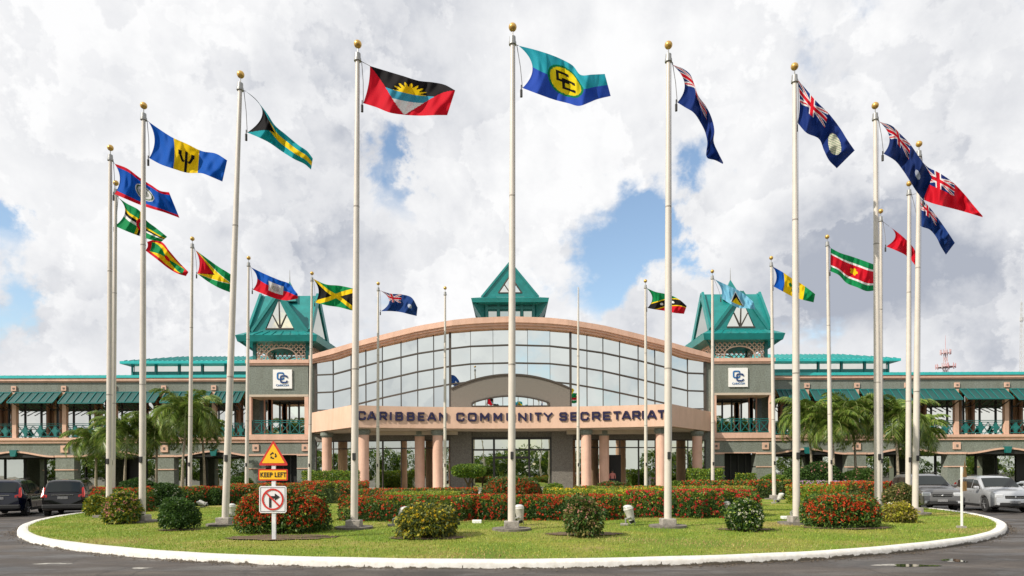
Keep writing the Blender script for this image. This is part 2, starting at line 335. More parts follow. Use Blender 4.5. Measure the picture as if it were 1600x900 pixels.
mb=MB(); n=260; prof=[(0,-.02),(.0,.09),(.012,.125),(.04,.15),(.22,.152),(.26,.13),(.26,.0)]
for k in range(n):
    a0=2*PI*k/n; a1=2*PI*(k+1)/n
    def rr(a): return IR+.012*math.sin(a*13)+.006*math.sin(a*41+1)
    def zz(a): return 1+.03*math.sin(a*17)+.015*math.sin(a*57)
    for (d0,z0),(d1,z1) in zip(prof[:-1],prof[1:]):
        P=[]
        for a,dd,z_ in ((a0,d0,z0),(a1,d0,z0),(a1,d1,z1),(a0,d1,z1)):
            r=rr(a)-dd; P.append((IC[0]+r*math.cos(a),IC[1]+r*math.sin(a),z_*(zz(a) if z_>.1 else 1)))
        mb.quad(*P,sm=True)
tag(mb.build('kerb',km),kind='structure')
# debris line along kerb foot, leaf litter on the asphalt
N=2600; a=rng.uniform(PI*1.02,PI*1.98,N); r=IR+.03+np.abs(rng.normal(0,.13,N)); X=IC[0]+r*np.cos(a); Y=IC[1]+r*np.sin(a); s=rng.uniform(.008,.03,N)
keep=rng.random(N)<(.35+.65*(np.sin(a*9)>0)); X,Y,s=X[keep],Y[keep],s[keep]; N=len(X); th=rng.uniform(0,PI,N)
V=np.zeros((N,4,3)); 
for k in range(4):
    V[:,k,0]=X+s*np.cos(th+k*PI/2); V[:,k,1]=Y+s*np.sin(th+k*PI/2); V[:,k,2]=.006+.008*(k%2)
tag(link_arrays('leaf_litter',V.reshape(-1,3),np.arange(N*4).reshape(-1,4),mat('dry_litter',(.16,.12,.08),.9,0,(40,.5))),'dry leaf litter and grit gathered along the foot of the white kerb','leaf litter',kind='stuff')
# puddles, and pale mottled marks laid flat on the road
pud=mat('puddle_water',(.02,.022,.018),.03,0,None,0,40,1.0)
def patch(name,px0,px1,py,h,m,z,seed=0):
    mb=MB(); rs=random.Random(seed); n=28; pts=[]
    c=W((px0+px1)/2,py,DG((px0+px1)/2,py)); rx=(px1-px0)/2*c.y/F; ry=abs(DG((px0+px1)/2,py-h/2)-DG((px0+px1)/2,py+h/2))/2
    for k in range(n):
        a=2*PI*k/n; q=1+.22*math.sin(a*3+seed)+rs.uniform(-.12,.12); pts.append((c.x+rx*q*math.cos(a),c.y+ry*q*math.sin(a),z))
    mb.poly(pts); return tag(mb.build(name,m,fix=False),kind='structure')
patch('puddle',1395,1462,884,4,pud,.006,2); patch('puddle',1475,1506,876,5,pud,.006,5)
wm=mat('pale_road_tone',(.48,.46,.41),.8,0,(7,.1,(.09,.085,.08)))
patch('pale_road_mark',1360,1436,883,2.6,wm,.004,3); patch('pale_road_mark',205,236,888,2.2,wm,.004,7); patch('pale_road_mark',1476,1504,877,1.6,wm,.004,8)
patch('pale_road_mark',52,110,881,2.0,wm,.004,9)
tag(MB().box(-70,70,50.3,50.6,0,.13).build('forecourt_kerb',km),kind='structure')
# forecourt: lawn strips before the wings, paving under the canopy
for s in (-1,1):
    x0,x1=(xu(-1030,62),xu(-330,62)) if s<0 else (xu(330,62),xu(1030,62))
    mb=MB(); mb.box(x0,x1,50.6,60.2,.0,.12); tag(mb.build('wing_lawn',M['lawn']),kind='structure')
tag(MB().box(xu(-330,62),xu(330,62),50.604,66.8,0,.14).build('forecourt_paving',M['conc']),kind='structure')
tag(MB().box(xu(-1030,62),xu(-330,62)-.004,60.204,66.8,0,.15).build('arcade_pavement',M['conc']),kind='structure')
tag(MB().box(xu(330,62)+.004,xu(1030,62),60.204,66.8,0,.15).build('arcade_pavement',M['conc']),kind='structure')
# grass blades on the island (front half), one mesh of stuff
N=105000; r=np.sqrt(rng.uniform(0,1,N))*(IR-.24); a=rng.uniform(PI,2*PI,N); X=IC[0]+r*np.cos(a); Y=IC[1]+r*np.sin(a)*1.0
dr=1-(r/IR)**2; Z=.13+.12*dr
h=rng.uniform(.02,.055,N); wd=rng.uniform(.006,.013,N); th=rng.uniform(0,2*PI,N); ln=rng.normal(0,.4,(N,2))
V=np.zeros((N,3,3)); V[:,0]=np.c_[X-wd*np.cos(th),Y-wd*np.sin(th),Z]; V[:,1]=np.c_[X+wd*np.cos(th),Y+wd*np.sin(th),Z]; V[:,2]=np.c_[X+ln[:,0]*h,Y+ln[:,1]*h,Z+h]
q=np.sin(X*1.1+2*np.sin(Y*.9))*np.cos(Y*1.7+np.sin(X*.6)); q=np.clip((q+rng.normal(0,.35,N))*.5+.4,0,1)[:,None]
wp=np.clip(np.sin(X*.53+1.3*np.sin(Y*.7+2))*np.cos(Y*.8+1.1*np.sin(X*.37))*1.6-.75+rng.normal(0,.2,N),0,1)[:,None]
cols=np.array([.17,.29,.025])*(1-q)+np.array([.38,.36,.075])*q; cols=cols*(1-wp)+np.array([.42,.30,.13])*wp; cols*=rng.uniform(.75,1.3,(N,1))
tag(link_arrays('grass',V.reshape(-1,3),np.arange(N*3).reshape(-1,3),M['leaf'],cols=cols),'short sunlit grass covering the roundabout island','grass',kind='stuff')
# ================================================================= the building
bld=empty('secretariat_building',(0,60,0),'long two storey grey green and salmon building with curved glass front and teal roofed towers','building')
def part(mb,name,m,parent=bld,bevel=0): return mb.build(name,m,parent,bevel)
def sub(parent): LOC.setdefault(parent.name,Vector((0,0,0))); return parent
def subpart(mb,name,m,par): 
    o=mb.build(name,m); o.parent=par; o.matrix_parent_inverse=(Matrix.Translation(-parent_loc(bld))).inverted()@Matrix.Identity(4) if False else Matrix.Identity(4); return o
# ---- wings
D=62.0; UMAX=1010
cols_u=[463+78*k for k in range(8)]
Z=lambda y:zl(y,D)
for s in (-1,1):
    X=lambda u:xu(s*u,D)
    def bx(mb,u0,u1,y0,y1,z0,z1,m=0):
        a,b=sorted((X(u0),X(u1))); return mb.box(a,b,y0,y1,z0,z1,m)
    u0=411
    # wall bands
    mb=MB(); bx(mb,u0,UMAX,D,D+.45,Z(610.5),Z(595)); bx(mb,u0,UMAX,D+.02,D+.5,Z(712),Z(690)); wall=part(mb,'wall',M['stucco'])
    mb=MB(); bx(mb,u0,UMAX,D-.22,D+.4,Z(593),Z(589)); bx(mb,u0,UMAX,D-.10,D+.4,Z(595),Z(593)-.003); part(mb,'cornice',M['pink'])
    mb=MB(); bx(mb,u0,UMAX,D-.25,D+2.8,Z(685.5),Z(681.5)); bx(mb,u0,UMAX,D-.12,D+.4,Z(690),Z(685.5)-.003); part(mb,'balcony_ledge',M['pink'])
    # roof
    mb=MB(); a,b=sorted((X(u0),X(UMAX)))
    mb.prism([(a,D-.30,Z(589)+.01),(a,D-.28,Z(584.5)),(a,D+11,Z(584.5)+.6),(a,D+11,Z(589)+.01)],(b-a,0,0)); roof=part(mb,'roof',M['tealroof'])
    mb=MB(); kx=a+.3
    while kx<b: mb.bar((kx,D-.27,Z(584.5)+.005),(kx,D+10.8,Z(584.5)+.60),.04,.03); kx+=.6
    part(mb,'roof_seam',M['tealroof'],)
    # clerestory behind
    dc=73.0; cu0,cu1=(408,601) ; xs=lambda u: xu(s*u,dc)
    a,b=sorted((xs(300),xs(590))); mb=MB(); mb.box(a,b,dc,dc+7,zl(586,dc)-1.5,zl(578.5,dc)); 
    for k in range(0,9):
        q=a+(b-a)*k/8; mb.box(q-.1,q+.1,dc-.12,dc-.02,zl(586,dc),zl(566,dc))
    cl=part(mb,'clerestory',M['tealdark'])
    mb=MB(); mb.box(a+.1,b-.1,dc+.05,dc+6.9,zl(578.5,dc)+.003,zl(568,dc)); part(mb,'clerestory_window',M['glass2'])
    mb=MB(); e0,e1=sorted((xs(300),xs(603))); r0,r1=sorted((xs(300),xs(540))); ze=zl(568,dc); 
    P=[(e0,dc-.9,ze),(e1,dc-.9,ze),(e1,dc+8,ze),(e0,dc+8,ze)]
    if s<0: R=[(r0,dc+3.5,zl(553,dc)+.45),(e1,dc+3.5,zl(553,dc)+.45)]
    else: R=[(e0,dc+3.5,zl(553,dc)+.45),(r1,dc+3.5,zl(553,dc)+.45)]
    T=[(p_[0],p_[1],p_[2]+.28) for p_ in P]
    mb.quad(*P)
    for k in range(4): mb.quad(P[k],P[(k+1)%4],T[(k+1)%4],T[k])
    mb.quad(T[0],T[1],R[1],R[0]); mb.quad(T[3],T[0],R[0],R[0]) if False else mb.poly([T[3],T[0],R[0]]); mb.poly([T[1],T[2],R[1]]); mb.quad(T[2],T[3],R[0],R[1])
    rf=part(mb,'clerestory_roof',M['tealroof'])
    mb=MB(); nx=40
    for k in range(nx+1):
        q=e0+(e1-e0)*k/nx; fr=1.0
        if s<0 and q<r0: fr=(q-e0)/(r0-e0)
        if s>0 and q>r1: fr=(e1-q)/(e1-r1)
        if fr<.03: continue
        A=Vector((q,dc-.9,ze+.3)); Bv=A+(Vector((q,dc+3.5,zl(553,dc)+.47))-A)*fr; mb.bar(A,Bv,.07,.09)
    part(mb,'clerestory_seam',M['teal'])
    # upper window wall
    dw=D+2.75
    mb=MB(); a,b=sorted((xu(s*405,dw),xu(s*UMAX,dw))); 
    nb=int((b-a)/1.55)
    for k in range(nb):
        q0=a+(b-a)*k/nb; q1=a+(b-a)*(k+1)/nb; tl=rng.normal(0,.006); t2=rng.normal(0,.004)
        mb=MB(); mb.quad((q0,dw+tl,Z(681)),(q1,dw-tl,Z(681)),(q1,dw-tl+t2,Z(612)),(q0,dw+tl+t2,Z(612))); part(mb,'gallery_window',M['glass2'])
    mb=MB()
    for k in range(nb+1):
        q=a+(b-a)*k/nb; mb.box(q-.045,q+.045,dw-.12,dw-.03,Z(681),Z(612))
    mb.box(a,b,dw-.10,dw-.035,Z(634),Z(633)+.04); part(mb,'window_frame',M['black'])
    bc_=mat('brown_column',(.30,.17,.11),.8)
    for u in [c_+q for c_ in cols_u for q in (-23,34)]:
        part(MB().box(X(u)-.11,X(u)+.11,dw-.35,dw-.13,Z(681),Z(612)),'inner_column',bc_)
    mb=MB(); a,b=sorted((X(u0),X(UMAX))); mb.box(a,b,D+.46,dw,Z(612),Z(610)); part(mb,'gallery_ceiling',M['soffit'])
    mb=MB(); mb.box(a,b,D+2.8,D+11,Z(690),Z(681)-.05); mb.box(a,b,dw+.2,D+11,Z(681)-.04,Z(589)); part(mb,'inner_wall',M['stucco'])
    # bays
    for k,u in enumerate([385]+cols_u):
        mb=MB(); w_=.19 if k else .001; mb.box(X(u)-w_,X(u)+w_,D-.06,D+.3,Z(681.5),Z(610.5)); part(mb,'column',M['pink'])
        mb=MB(); mb.box(X(u)-.23,X(u)+.23,D-.12,D-.004,Z(608),Z(600.5)); tl_=part(mb,'column_tile',M['pink'])
        mb=MB(); mb.box(X(u)-.09,X(u)+.09,D-.15,D-.124,Z(605.5),Z(603)); part(mb,'tile_boss',M['conc_dark'])
        a,b=sorted((X(u),X(u+78))) if k else sorted((X(411),X(463)))
        a+=.24; b-=.24
        # awning
        zt=Z(610.7); zb=Z(628.5)+random.uniform(-.07,.05); mb=MB(); nn=6; yo=D-1.25
        mb.quad((a,D-.05,zt),(b,D-.05,zt),(b,yo,zb),(a,yo,zb)); mb.quad((a,D-.05,zt-.03),(a,yo,zb-.03),(b,yo,zb-.03),(b,D-.05,zt-.03))
        aw=part(mb,'awning',M['awn'])
        mb=MB()
        for j in range(nn+1):
            q=a+(b-a)*j/nn; mb.bar((q,D-.08,zt+.03),(q,yo,zb+.03),.07,.08)
        mb.bar((a,yo,zb),(b,yo,zb),.09,.1); mb.bar((a,D-.1,zt),(b,D-.1,zt),.09,.1); 
        part(mb,'awning_frame',M['tealdark'])
        mb=MB()
        for j in range(1,nn+1,1):
            q=a+(b-a)*j/nn-.2; mb.bar((q,D-1.15,zb-.03),(q+s*-.0,D+.25,zb-.62),.07,.07)
        part(mb,'awning_bracket',M['black'])
        # railing
        z0,z1=Z(679),Z(659.5); mb=MB(); y_=D+.12
        for zz_ in (z1,z1-.16,z0): mb.bar((a,y_,zz_),(b,y_,zz_),.07,.06)
        nn=6; 
        for j in range(nn):
            q0=a+(b-a)*j/nn; q1=a+(b-a)*(j+1)/nn; mb.bar((q0,y_,z0),(q1,y_,z1-.16),.045,.05); mb.bar((q1,y_+.02,z0),(q0,y_+.02,z1-.16),.045,.05)
            if j%2==0: mb.box(q1-.13,q1+.13,y_-.04,y_+.05,z0,z1-.16)
            if j%2==1: 
                qm=q0; mb.prism([(qm-.32,y_-.05,z0+.5),(qm,y_-.05,z0+.18),(qm+.32,y_-.05,z0+.5),(qm,y_-.05,z0+.82)],(0,.05,0))
        part(mb,'railing',M['tealdark'])
    # arcade: piers at odd columns, arches between
    piers=[cols_u[i] for i in (1,3,5,7)]
    for u in piers:
        mb=MB(); bx(mb,u-15,u+14,D-.02,D+.9,.152,Z(712)-.003); pr=part(mb,'pier',M['stucco'])
        mb=MB(); bx(mb,u-15.6,u+14.6,D-.10,D+.5,Z(732.3),Z(730.7)); part(mb,'pier_band',M['pink']); mb=MB(); bx(mb,u-15.6,u+14.6,D-.10,D+.5,Z(712),Z(709)); part(mb,'pier_band',M['pink'])
        mb=MB(); bx(mb,u-6,u+5.5,D-.09,D+.016,Z(704.5),Z(693.5)); part(mb,'wall_tile',M['pink'])
        mb=MB(); bx(mb,u-1.8,u+1.3,D-.12,D-.094,Z(701),Z(697)); part(mb,'tile_boss',M['conc_dark'])
    for i in (0,2,4,6):
        uc=cols_u[i]; ua=uc-62; ub=uc+62
        if i==0: ua=411
        # stucco spandrel below wall band is absent (band bottom 712); the arch rises into the band: cut shown by trim and a flat dark sheet in place of its shade
        mb=MB(); n=24; pts_o=[];pts_i=[]
        for j in range(n+1):
            q=-1+2*j/n; uu=uc+62*q
            if uu<ua-.01: continue
            yt=702+ (709.5-702)*(1-math.cos(q*PI))/2*1.0 if abs(q)<1 else 709.5
            pts_o.append((uu,yt))
        for (ua_,ya),(ub_,yb) in zip(pts_o[:-1],pts_o[1:]):
            A=[Vector((X(ua_),D-.11,Z(ya))),Vector((X(ub_),D-.11,Z(yb))),Vector((X(ub_),D-.11,Z(yb+2.6))),Vector((X(ua_),D-.11,Z(ya+2.6)))]
            mb.prism(A,(0,.118,0))
        part(mb,'arch_trim',M['pink'])
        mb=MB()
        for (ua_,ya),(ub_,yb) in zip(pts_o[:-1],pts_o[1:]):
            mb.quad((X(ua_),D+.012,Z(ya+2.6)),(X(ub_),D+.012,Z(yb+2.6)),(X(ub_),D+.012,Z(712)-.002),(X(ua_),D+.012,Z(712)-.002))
        part(mb,'arch_shade_sheet',M['dark'])  # near-black sheet over the wall band, shade of the arch opening as colour
        mb=MB(); zt,zb=Z(700.5),Z(710.5); mb.prism([(X(uc)-.36,D-.25,zt),(X(uc)+.36,D-.25,zt),(X(uc)+.22,D-.25,zb),(X(uc)-.22,D-.25,zb)],(0,.24,0)); part(mb,'keystone',M['tealdark'])
    # ground glazing, set well back
    dg=66.8; mb=MB(); a,b=sorted((xu(s*380,dg),xu(s*UMAX,dg))); nb=int((b-a)/2.0)
    for k in range(nb):
        if k%9==4: continue
        q0=a+(b-a)*k/nb; q1=a+(b-a)*(k+1)/nb; tl=rng.normal(0,.01)
        mb=MB(); mb.quad((q0,dg+tl,.15),(q1,dg-tl,.15),(q1,dg-tl,4.3),(q0,dg+tl,4.3)); part(mb,'arcade_window',M['glassdk'])
    mb=MB()
    for k in range(nb+1):
        q=a+(b-a)*k/nb; mb.box(q-.05,q+.05,dg-.14,dg-.04,.15,4.3)
    mb.box(a,b,dg-.12,dg-.05,3.2,3.3); mb.box(a,b,dg+.3,dg+.5,.0,4.6); part(mb,'arcade_frame',M['black'])
    a,b=sorted((X(u0),X(UMAX))); mb=MB(); mb.box(a,b,D+.51,dg+.4,Z(690)-.35,Z(690)-.05); part(mb,'arcade_ceiling',M['stucco'])
    # ---- tower block
    dt=60.0; TX=lambda u: xu(s*u,dt); TZ=lambda y: zl(y,dt)
    def tb(mb,u0,u1,y0,y1,z0,z1): a,b=sorted((TX(u0),TX(u1))); return mb.box(a,b,y0,y1,z0,z1)
    mb=MB(); tb(mb,316,411,dt,dt+7.5,TZ(615),TZ(569.5)); tb(mb,383,411,dt,dt+2.2,.15,TZ(711)); tb(mb,316,334,dt,dt+2.2,.15,TZ(711)); tb(mb,316,411,dt,dt+2.2,TZ(708),TZ(690)); tb(mb,303,315.7,dt+.3,dt+7,.15,TZ(562)); part(mb,'tower_wall',M['stucco'])
    mb=MB(); tb(mb,314,413,dt-.2,dt+7.7,TZ(566.5),TZ(561)); tb(mb,315,412,dt-.1,dt+7.6,TZ(569.5),TZ(566.5)-.003); part(mb,'tower_cornice',M['pink'])
    mb=MB(); tb(mb,314,412,dt-.2,dt+3,TZ(686),TZ(677.5)); tb(mb,315,411.5,dt-.1,dt+2.1,TZ(690),TZ(686)-.003)
    tb(mb,316,334,dt-.07,dt+1,TZ(711)+.003,TZ(708)-.003); tb(mb,383,411,dt-.07,dt+1,TZ(711)+.003,TZ(708)-.003); tb(mb,316,334,dt-.06,dt+1,TZ(731.5),TZ(730)); tb(mb,383,411,dt-.06,dt+1,TZ(731.5),TZ(730)); tb(mb,334,383,dt-.07,dt+.4,TZ(709.5),TZ(708)-.003)
    part(mb,'tower_band',M['pink'])
    mb=MB(); tb(mb,316,411,dt-.02,dt+3,TZ(618.5),TZ(615)-.003); part(mb,'balcony_lintel',M['soffit'])
    for u,dd in ((408,0),(391,2.4),(330,0) if False else (391.5,2.4),(319,0),(322,2.4)):
        mb=MB(); mb.box(TX(u)-.17,TX(u)+.17,dt+dd,dt+dd+.34,TZ(677.5),TZ(618.5)-.003); part(mb,'balcony_column',M['pink'])
    mb=MB(); tb(mb,316,411,dt+4.6,dt+4.7,TZ(677),TZ(618)); part(mb,'balcony_window',M['glass2'])
    mb=MB()
    for u in (325,340,356,372,388,403): mb.box(TX(u)-.06,TX(u)+.06,dt+4.48,dt+4.58,TZ(677),TZ(618))
    tb(mb,316,411,dt+4.45,dt+4.57,TZ(622),TZ(619)); part(mb,'balcony_frame',M['black'])
    z0,z1=TZ(676),TZ(655.5); mb=MB(); a,b=sorted((TX(405),TX(316))); y_=dt+.2
    for zz_ in (z1,z1-.18,z0): mb.bar((a,y_,zz_),(b,y_,zz_),.07,.06)
    for j in range(6):
        q0=a+(b-a)*j/6; q1=a+(b-a)*(j+1)/6; mb.bar((q0,y_,z0),(q1,y_,z1-.18),.05,.05); mb.bar((q1,y_+.02,z0),(q0,y_+.02,z1-.18),.05,.05); mb.bar((q0,y_,z0),(q0,y_,z1),.07,.07)
    part(mb,'balcony_railing',M['tealdark'])
    for u in (398,321):
        mb=MB(); tb(mb,u-5,u+5,dt-.09,dt-.004,TZ(703.5),TZ(693)); part(mb,'tower_tile',M['pink'])
        mb=MB(); tb(mb,u-1.6,u+1.6,dt-.12,dt-.094,TZ(700),TZ(696.5)); part(mb,'tile_boss',M['conc_dark'])
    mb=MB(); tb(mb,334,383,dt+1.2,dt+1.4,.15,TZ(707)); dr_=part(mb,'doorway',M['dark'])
    mb=MB()
    for u in (338,350,362,374): mb.box(TX(u)-.05,TX(u)+.05,dt+1.08,dt+1.18,.15,TZ(711))
    part(mb,'door_frame',M['black'])
    # logo panel
    cx=TX(355.5 if s<0 else 355.5); mb=MB(); pw=.87; zc_=TZ(591.2); mb.box(cx-pw,cx+pw,dt-.12,dt-.003,zc_-pw,zc_+pw); lp=part(mb,'logo_panel',M['white'])
    def cstroke(cx,cz,sz,m,yy,nm):
        P=[(.95,.72),(.95,.9),(.85,1),(.12,1),(0,.88),(0,.12),(.12,0),(.85,0),(.95,.1),(.95,.28)]
        mb=MB()
        for p0,p1 in zip(P[:-1],P[1:]): mb.bar((cx+(p0[0]-.5)*sz,yy,cz+(p0[1]-.5)*sz),(cx+(p1[0]-.5)*sz,yy,cz+(p1[1]-.5)*sz),.125,.03,up=(0,1,0))
        part(mb,nm,m)
    if 'lblue' not in M: M['lblue']=mat('light_blue_emblem',(.005,.13,.36),.4); M['dblue']=mat('dark_blue_emblem',(.005,.04,.16),.4)
    cstroke(cx-.155,zc_+.27,.58,M['lblue'],dt-.14,'emblem'); cstroke(cx+.155,zc_-.01,.60,M['dblue'],dt-.165,'emblem')
    tcv=bpy.data.curves.new('t','FONT'); tcv.body='CARICOM'; tcv.size=.26; tcv.align_x='CENTER'; tcv.extrude=.01; to=bpy.data.objects.new('t',tcv); sc.collection.objects.link(to)
    bpy.context.view_layer.update(); me=bpy.data.meshes.new_from_object(to.evaluated_get(bpy.context.evaluated_depsgraph_get())); bpy.data.objects.remove(to)
    me.transform(Matrix.Translation((cx,dt-.14,zc_-.66))@Matrix.Rotation(PI/2,4,'X')); me.materials.clear(); me.materials.append(M['lblue'])
    o=bpy.data.objects.new('panel_wording',me); sc.collection.objects.link(o); o.parent=bld; o.matrix_parent_inverse=Matrix.Translation(-parent_loc(bld))
    # ---- belvedere tower
    fw=133/2*dt/F; ccx=(TX(361)); yf=dt+.1; 
    # posts & lattice
    hw=2.45; yl0=dt+.9; yl1=yl0+2*hw; zA=TZ(561); zB=zl(529,dt+.9)
    tcx=xu(s*358,dt+.9)
    for (ix,iy) in ((-1,0),(1,0),(-1,1),(1,1)):
        mb=MB(); mb.box(tcx+ix*hw-.14,tcx+ix*hw+.14,(yl0,yl1)[iy]-.14,(yl0,yl1)[iy]+.14,zA,zB+.3); part(mb,'belvedere_post',M['tealdark'])
    def lattice(P0,ax,Wd,H,nm):
        "diagonal strips clipped to a panel with an arched opening"
        mb=MB(); st=.46; L=Wd
        def inside(a,z): 
            if not(0<=a<=Wd and 0<=z<=H): return False
            q=(a-Wd/2)/(Wd*.31)
            return not(abs(q)<1 and z<H*.62*math.sqrt(1-q*q)**.7)
        for dr in (1,-1):
            c=-H-Wd
            while c<Wd+H:
                run=None; seg=.09; z=0
                while z<=H+.001:
                    a=c+dr*z
                    if inside(a,min(z,H-.001)):
                        if run is None: run=(a,z)
                        end=(a,z)
                    else:
                        if run and end!=run: mb.bar(P0+ax*run[0]+Vector((0,0,run[1])),P0+ax*end[0]+Vector((0,0,end[1])),.075,.04,up=(ax.y,ax.x,0))
                        run=None
                    z+=seg
                if run and end!=run: mb.bar(P0+ax*run[0]+Vector((0,0,run[1])),P0+ax*end[0]+Vector((0,0,end[1])),.075,.04,up=(ax.y,ax.x,0))
                c+=st
        n=14; pr=None
        for j in range(n+1):
            q=-1+2*j/n; a=Wd/2+q*Wd*.31; z=H*.62*max(0,1-q*q)**.35
            P=P0+ax*a+Vector((0,0,z))
            if pr is not None: mb.bar(pr,P,.1,.08,up=(ax.y,ax.x,0))
            pr=P
        mb.bar(P0+Vector((0,0,H)),P0+ax*Wd+Vector((0,0,H)),.14,.12)
        part(mb,nm,M['lat'])
    if 'lat' not in M: M['lat']=mat('pale_salmon_lattice',(.78,.60,.47),.8)
    H=zB-zA
    lattice(Vector((tcx-hw,yl0,zA)),Vector((1,0,0)),2*hw,H,'lattice'); lattice(Vector((tcx-hw,yl1,zA)),Vector((1,0,0)),2*hw,H,'lattice')
    lattice(Vector((tcx-hw,yl0,zA)),Vector((0,1,0)),2*hw,H,'lattice'); lattice(Vector((tcx+hw,yl0,zA)),Vector((0,1,0)),2*hw,H,'lattice')
    # skirt eave
    E=3.75; yc=yl0+hw; ze=zl(527,yc-E); 
    def frustum(mb,c0,z0,h0,c1,z1,h1,m=0):
        A=[Vector((c0[0]+i*h0[0],c0[1]+j*h0[1],z0)) for i,j in ((-1,-1),(1,-1),(1,1),(-1,1))]; Bq=[Vector((c1[0]+i*h1[0],c1[1]+j*h1[1],z1)) for i,j in ((-1,-1),(1,-1),(1,1),(-1,1))]
        mb.quad(*A[::-1],m=m); mb.quad(*Bq,m=m)
        for k in range(4): mb.quad(A[k],A[(k+1)%4],Bq[(k+1)%4],Bq[k],m=m)
        return A,Bq
    mb=MB(); frustum(mb,(tcx,yc),ze-.25,(E-.15,E-.15),(tcx,yc),ze+.3,(E,E)); A,Bq=frustum(mb,(tcx,yc),ze+.303,(E,E),(tcx,yc),ze+.85,(E-1.0,E-1.0))
    for k in range(4):
        for j in range(1,9):
            p0=A[k].lerp(A[(k+1)%4],j/9)+Vector((0,0,.02)); p1=Bq[k].lerp(Bq[(k+1)%4],j/9)+Vector((0,0,.03)); mb.bar(p0,p1,.06,.07)
    part(mb,'eave_roof',M['teal'])
    mb=MB(); 
    for sx in (-1,1):
        for sy in (-1,1): part(MB().bar((tcx+sx*hw,yc+sy*hw,zB-1.1),(tcx+sx*(E-.3),yc+sy*(E-.3),ze-.2),.16,.16),'eave_bracket',M['tealdark'])
    # cross gables
    zb_=ze+.8; zr=zl(461,yc); hb=2.85; hg=2.6
    mb=MB()
    # left-right ridge prism (slopes face front and back), ends leaning outwards a little
    ro=2.75
    A0=[Vector((tcx-hb,yc-hb,zb_)),Vector((tcx-hb,yc+hb,zb_)),Vector((tcx-ro,yc,zr))]; A1=[Vector((tcx+hb,yc-hb,zb_)),Vector((tcx+hb,yc+hb,zb_)),Vector((tcx+ro,yc,zr))]
    mb.quad(A0[0],A1[0],A1[2],A0[2]); mb.quad(A0[1],A0[2],A1[2],A1[1])
    # front-back prism
    zf=zl(458,yc-hb); C0=[Vector((tcx-hg,yc-hb,zb_)),Vector((tcx+hg,yc-hb,zb_)),Vector((tcx,yc-hb-.25,zf))]; C1=[Vector((tcx-hg,yc+hb,zb_)),Vector((tcx+hg,yc+hb,zb_)),Vector((tcx,yc+hb+.25,zf))]
    mb.quad(C0[0],C0[2],C1[2],C1[0]); mb.quad(C0[1],C1[1],C1[2],C0[2])
    for C in (C0,C1):
        G=[C[0]+Vector((1.3,0,.25)),C[1]+Vector((-1.3,0,.25)),C[2]+Vector((0,.1 if C is C0 else -.1,-.55))]; mb.quad(C[0],C[1],G[1],G[0]); mb.quad(C[1],C[2],G[2],G[1]); mb.quad(C[2],C[0],G[0],G[2])
        for (p0,p1) in ((C[0],C[2]),(C[1],C[2])): mb.bar(p0+Vector((0,-.1 if C is C0 else .1,0)),p1+Vector((0,-.1 if C is C0 else .1,0)),.25,.62,up=(0,1,0)) if False else mb.bar(p0,p1,.26,.22,up=(0,1,0))
    for C in (A0,A1):
        for p0 in (C[0],C[1]): mb.bar(p0,C[2],.22,.6,up=(0,1,0))
    pk=Vector((tcx,yc,zl(438,yc))); q=.9
    base=[Vector((tcx+i*q,yc+j*q,zr-.75)) for i,j in ((-1,-1),(1,-1),(1,1),(-1,1))]
    for k in range(4): mb.poly([base[k],base[(k+1)%4],pk])
    part(mb,'gable_roof',M['teal'])
    for C in (C0,C1):
        g=.12 if C is C0 else -.12
        mb=MB(); mb.poly([C[0]+Vector((1.3,g,.25)),C[1]+Vector((-1.3,g,.25)),C[2]+Vector((0,g,-.55))]); part(mb,'gable_window',M['glass2'])
    for C in (A0,A1): mb=MB(); mb.poly([C[0]+Vector((0,.6,.1)),C[1]+Vector((0,-.6,.1)),C[2]+Vector((0,0,-.9))]); part(mb,'side_gable_window',M['glassdk'])
    mb=MB(); c=Vector((tcx,yc-hb,zb_+.25)); top=C0[2]+Vector((0,.1,-.6)); mb.bar(c,top,.07,.07)
    for sx in (-1,1): mb.bar(c,(Vector((tcx+sx*(hg-1.3),yc-hb,zb_+.25))+top)/2,.07,.07)
    mb.bar(C0[0]+Vector((1.3,0,.25)),C0[1]+Vector((-1.3,0,.25)),.1,.12)
    part(mb,'gable_glazing_bar',M['frame'])
    part(MB().tube([pk-Vector((0,0,.1)),pk+Vector((0,0,1.1))],[.05,.015],8),'spire',M['grey'])
# ---- centre tower
dt=66.0; cx0=xu(0,dt); E=61*dt/F; zeave=zl(470,dt-0); 
mb=MB(); mb.box(cx0-2.4,cx0+2.4,dt+1.2,dt+6,zl(500,dt),zeave); 
for k in range(5): q=cx0-2.4+4.8*k/4; mb.box(q-.14,q+.14,dt+1.0,dt+1.19,zl(500,dt),zeave)
mb.box(cx0-2.4,cx0+2.4,dt+1.02,dt+1.18,zeave-.6,zeave-.3); part(mb,'turret_wall',M['tealdark'])
for k in range(4): q=cx0-2.4+4.8*(k+.5)/4; mb=MB(); mb.box(q-.42,q+.42,dt+1.1,dt+1.197,zeave-1.6,zeave-.8); part(mb,'turret_window',M['glassdk'])
yc=dt+E; 
mb=MB(); A=[Vector((cx0+i*(E-.25),yc+j*(E-.25),zeave-.05)) for i,j in ((-1,-1),(1,-1),(1,1),(-1,1))]
frustum(mb,(cx0,yc),zeave-.1,(E-.1,E-.1),(cx0,yc),zeave+.3,(E,E)); A,Bq=frustum(mb,(cx0,yc),zeave+.303,(E,E),(cx0,yc),zeave+.62,(E-.9,E-.9))
part(mb,'turret_eave',M['teal'])
mb=MB()
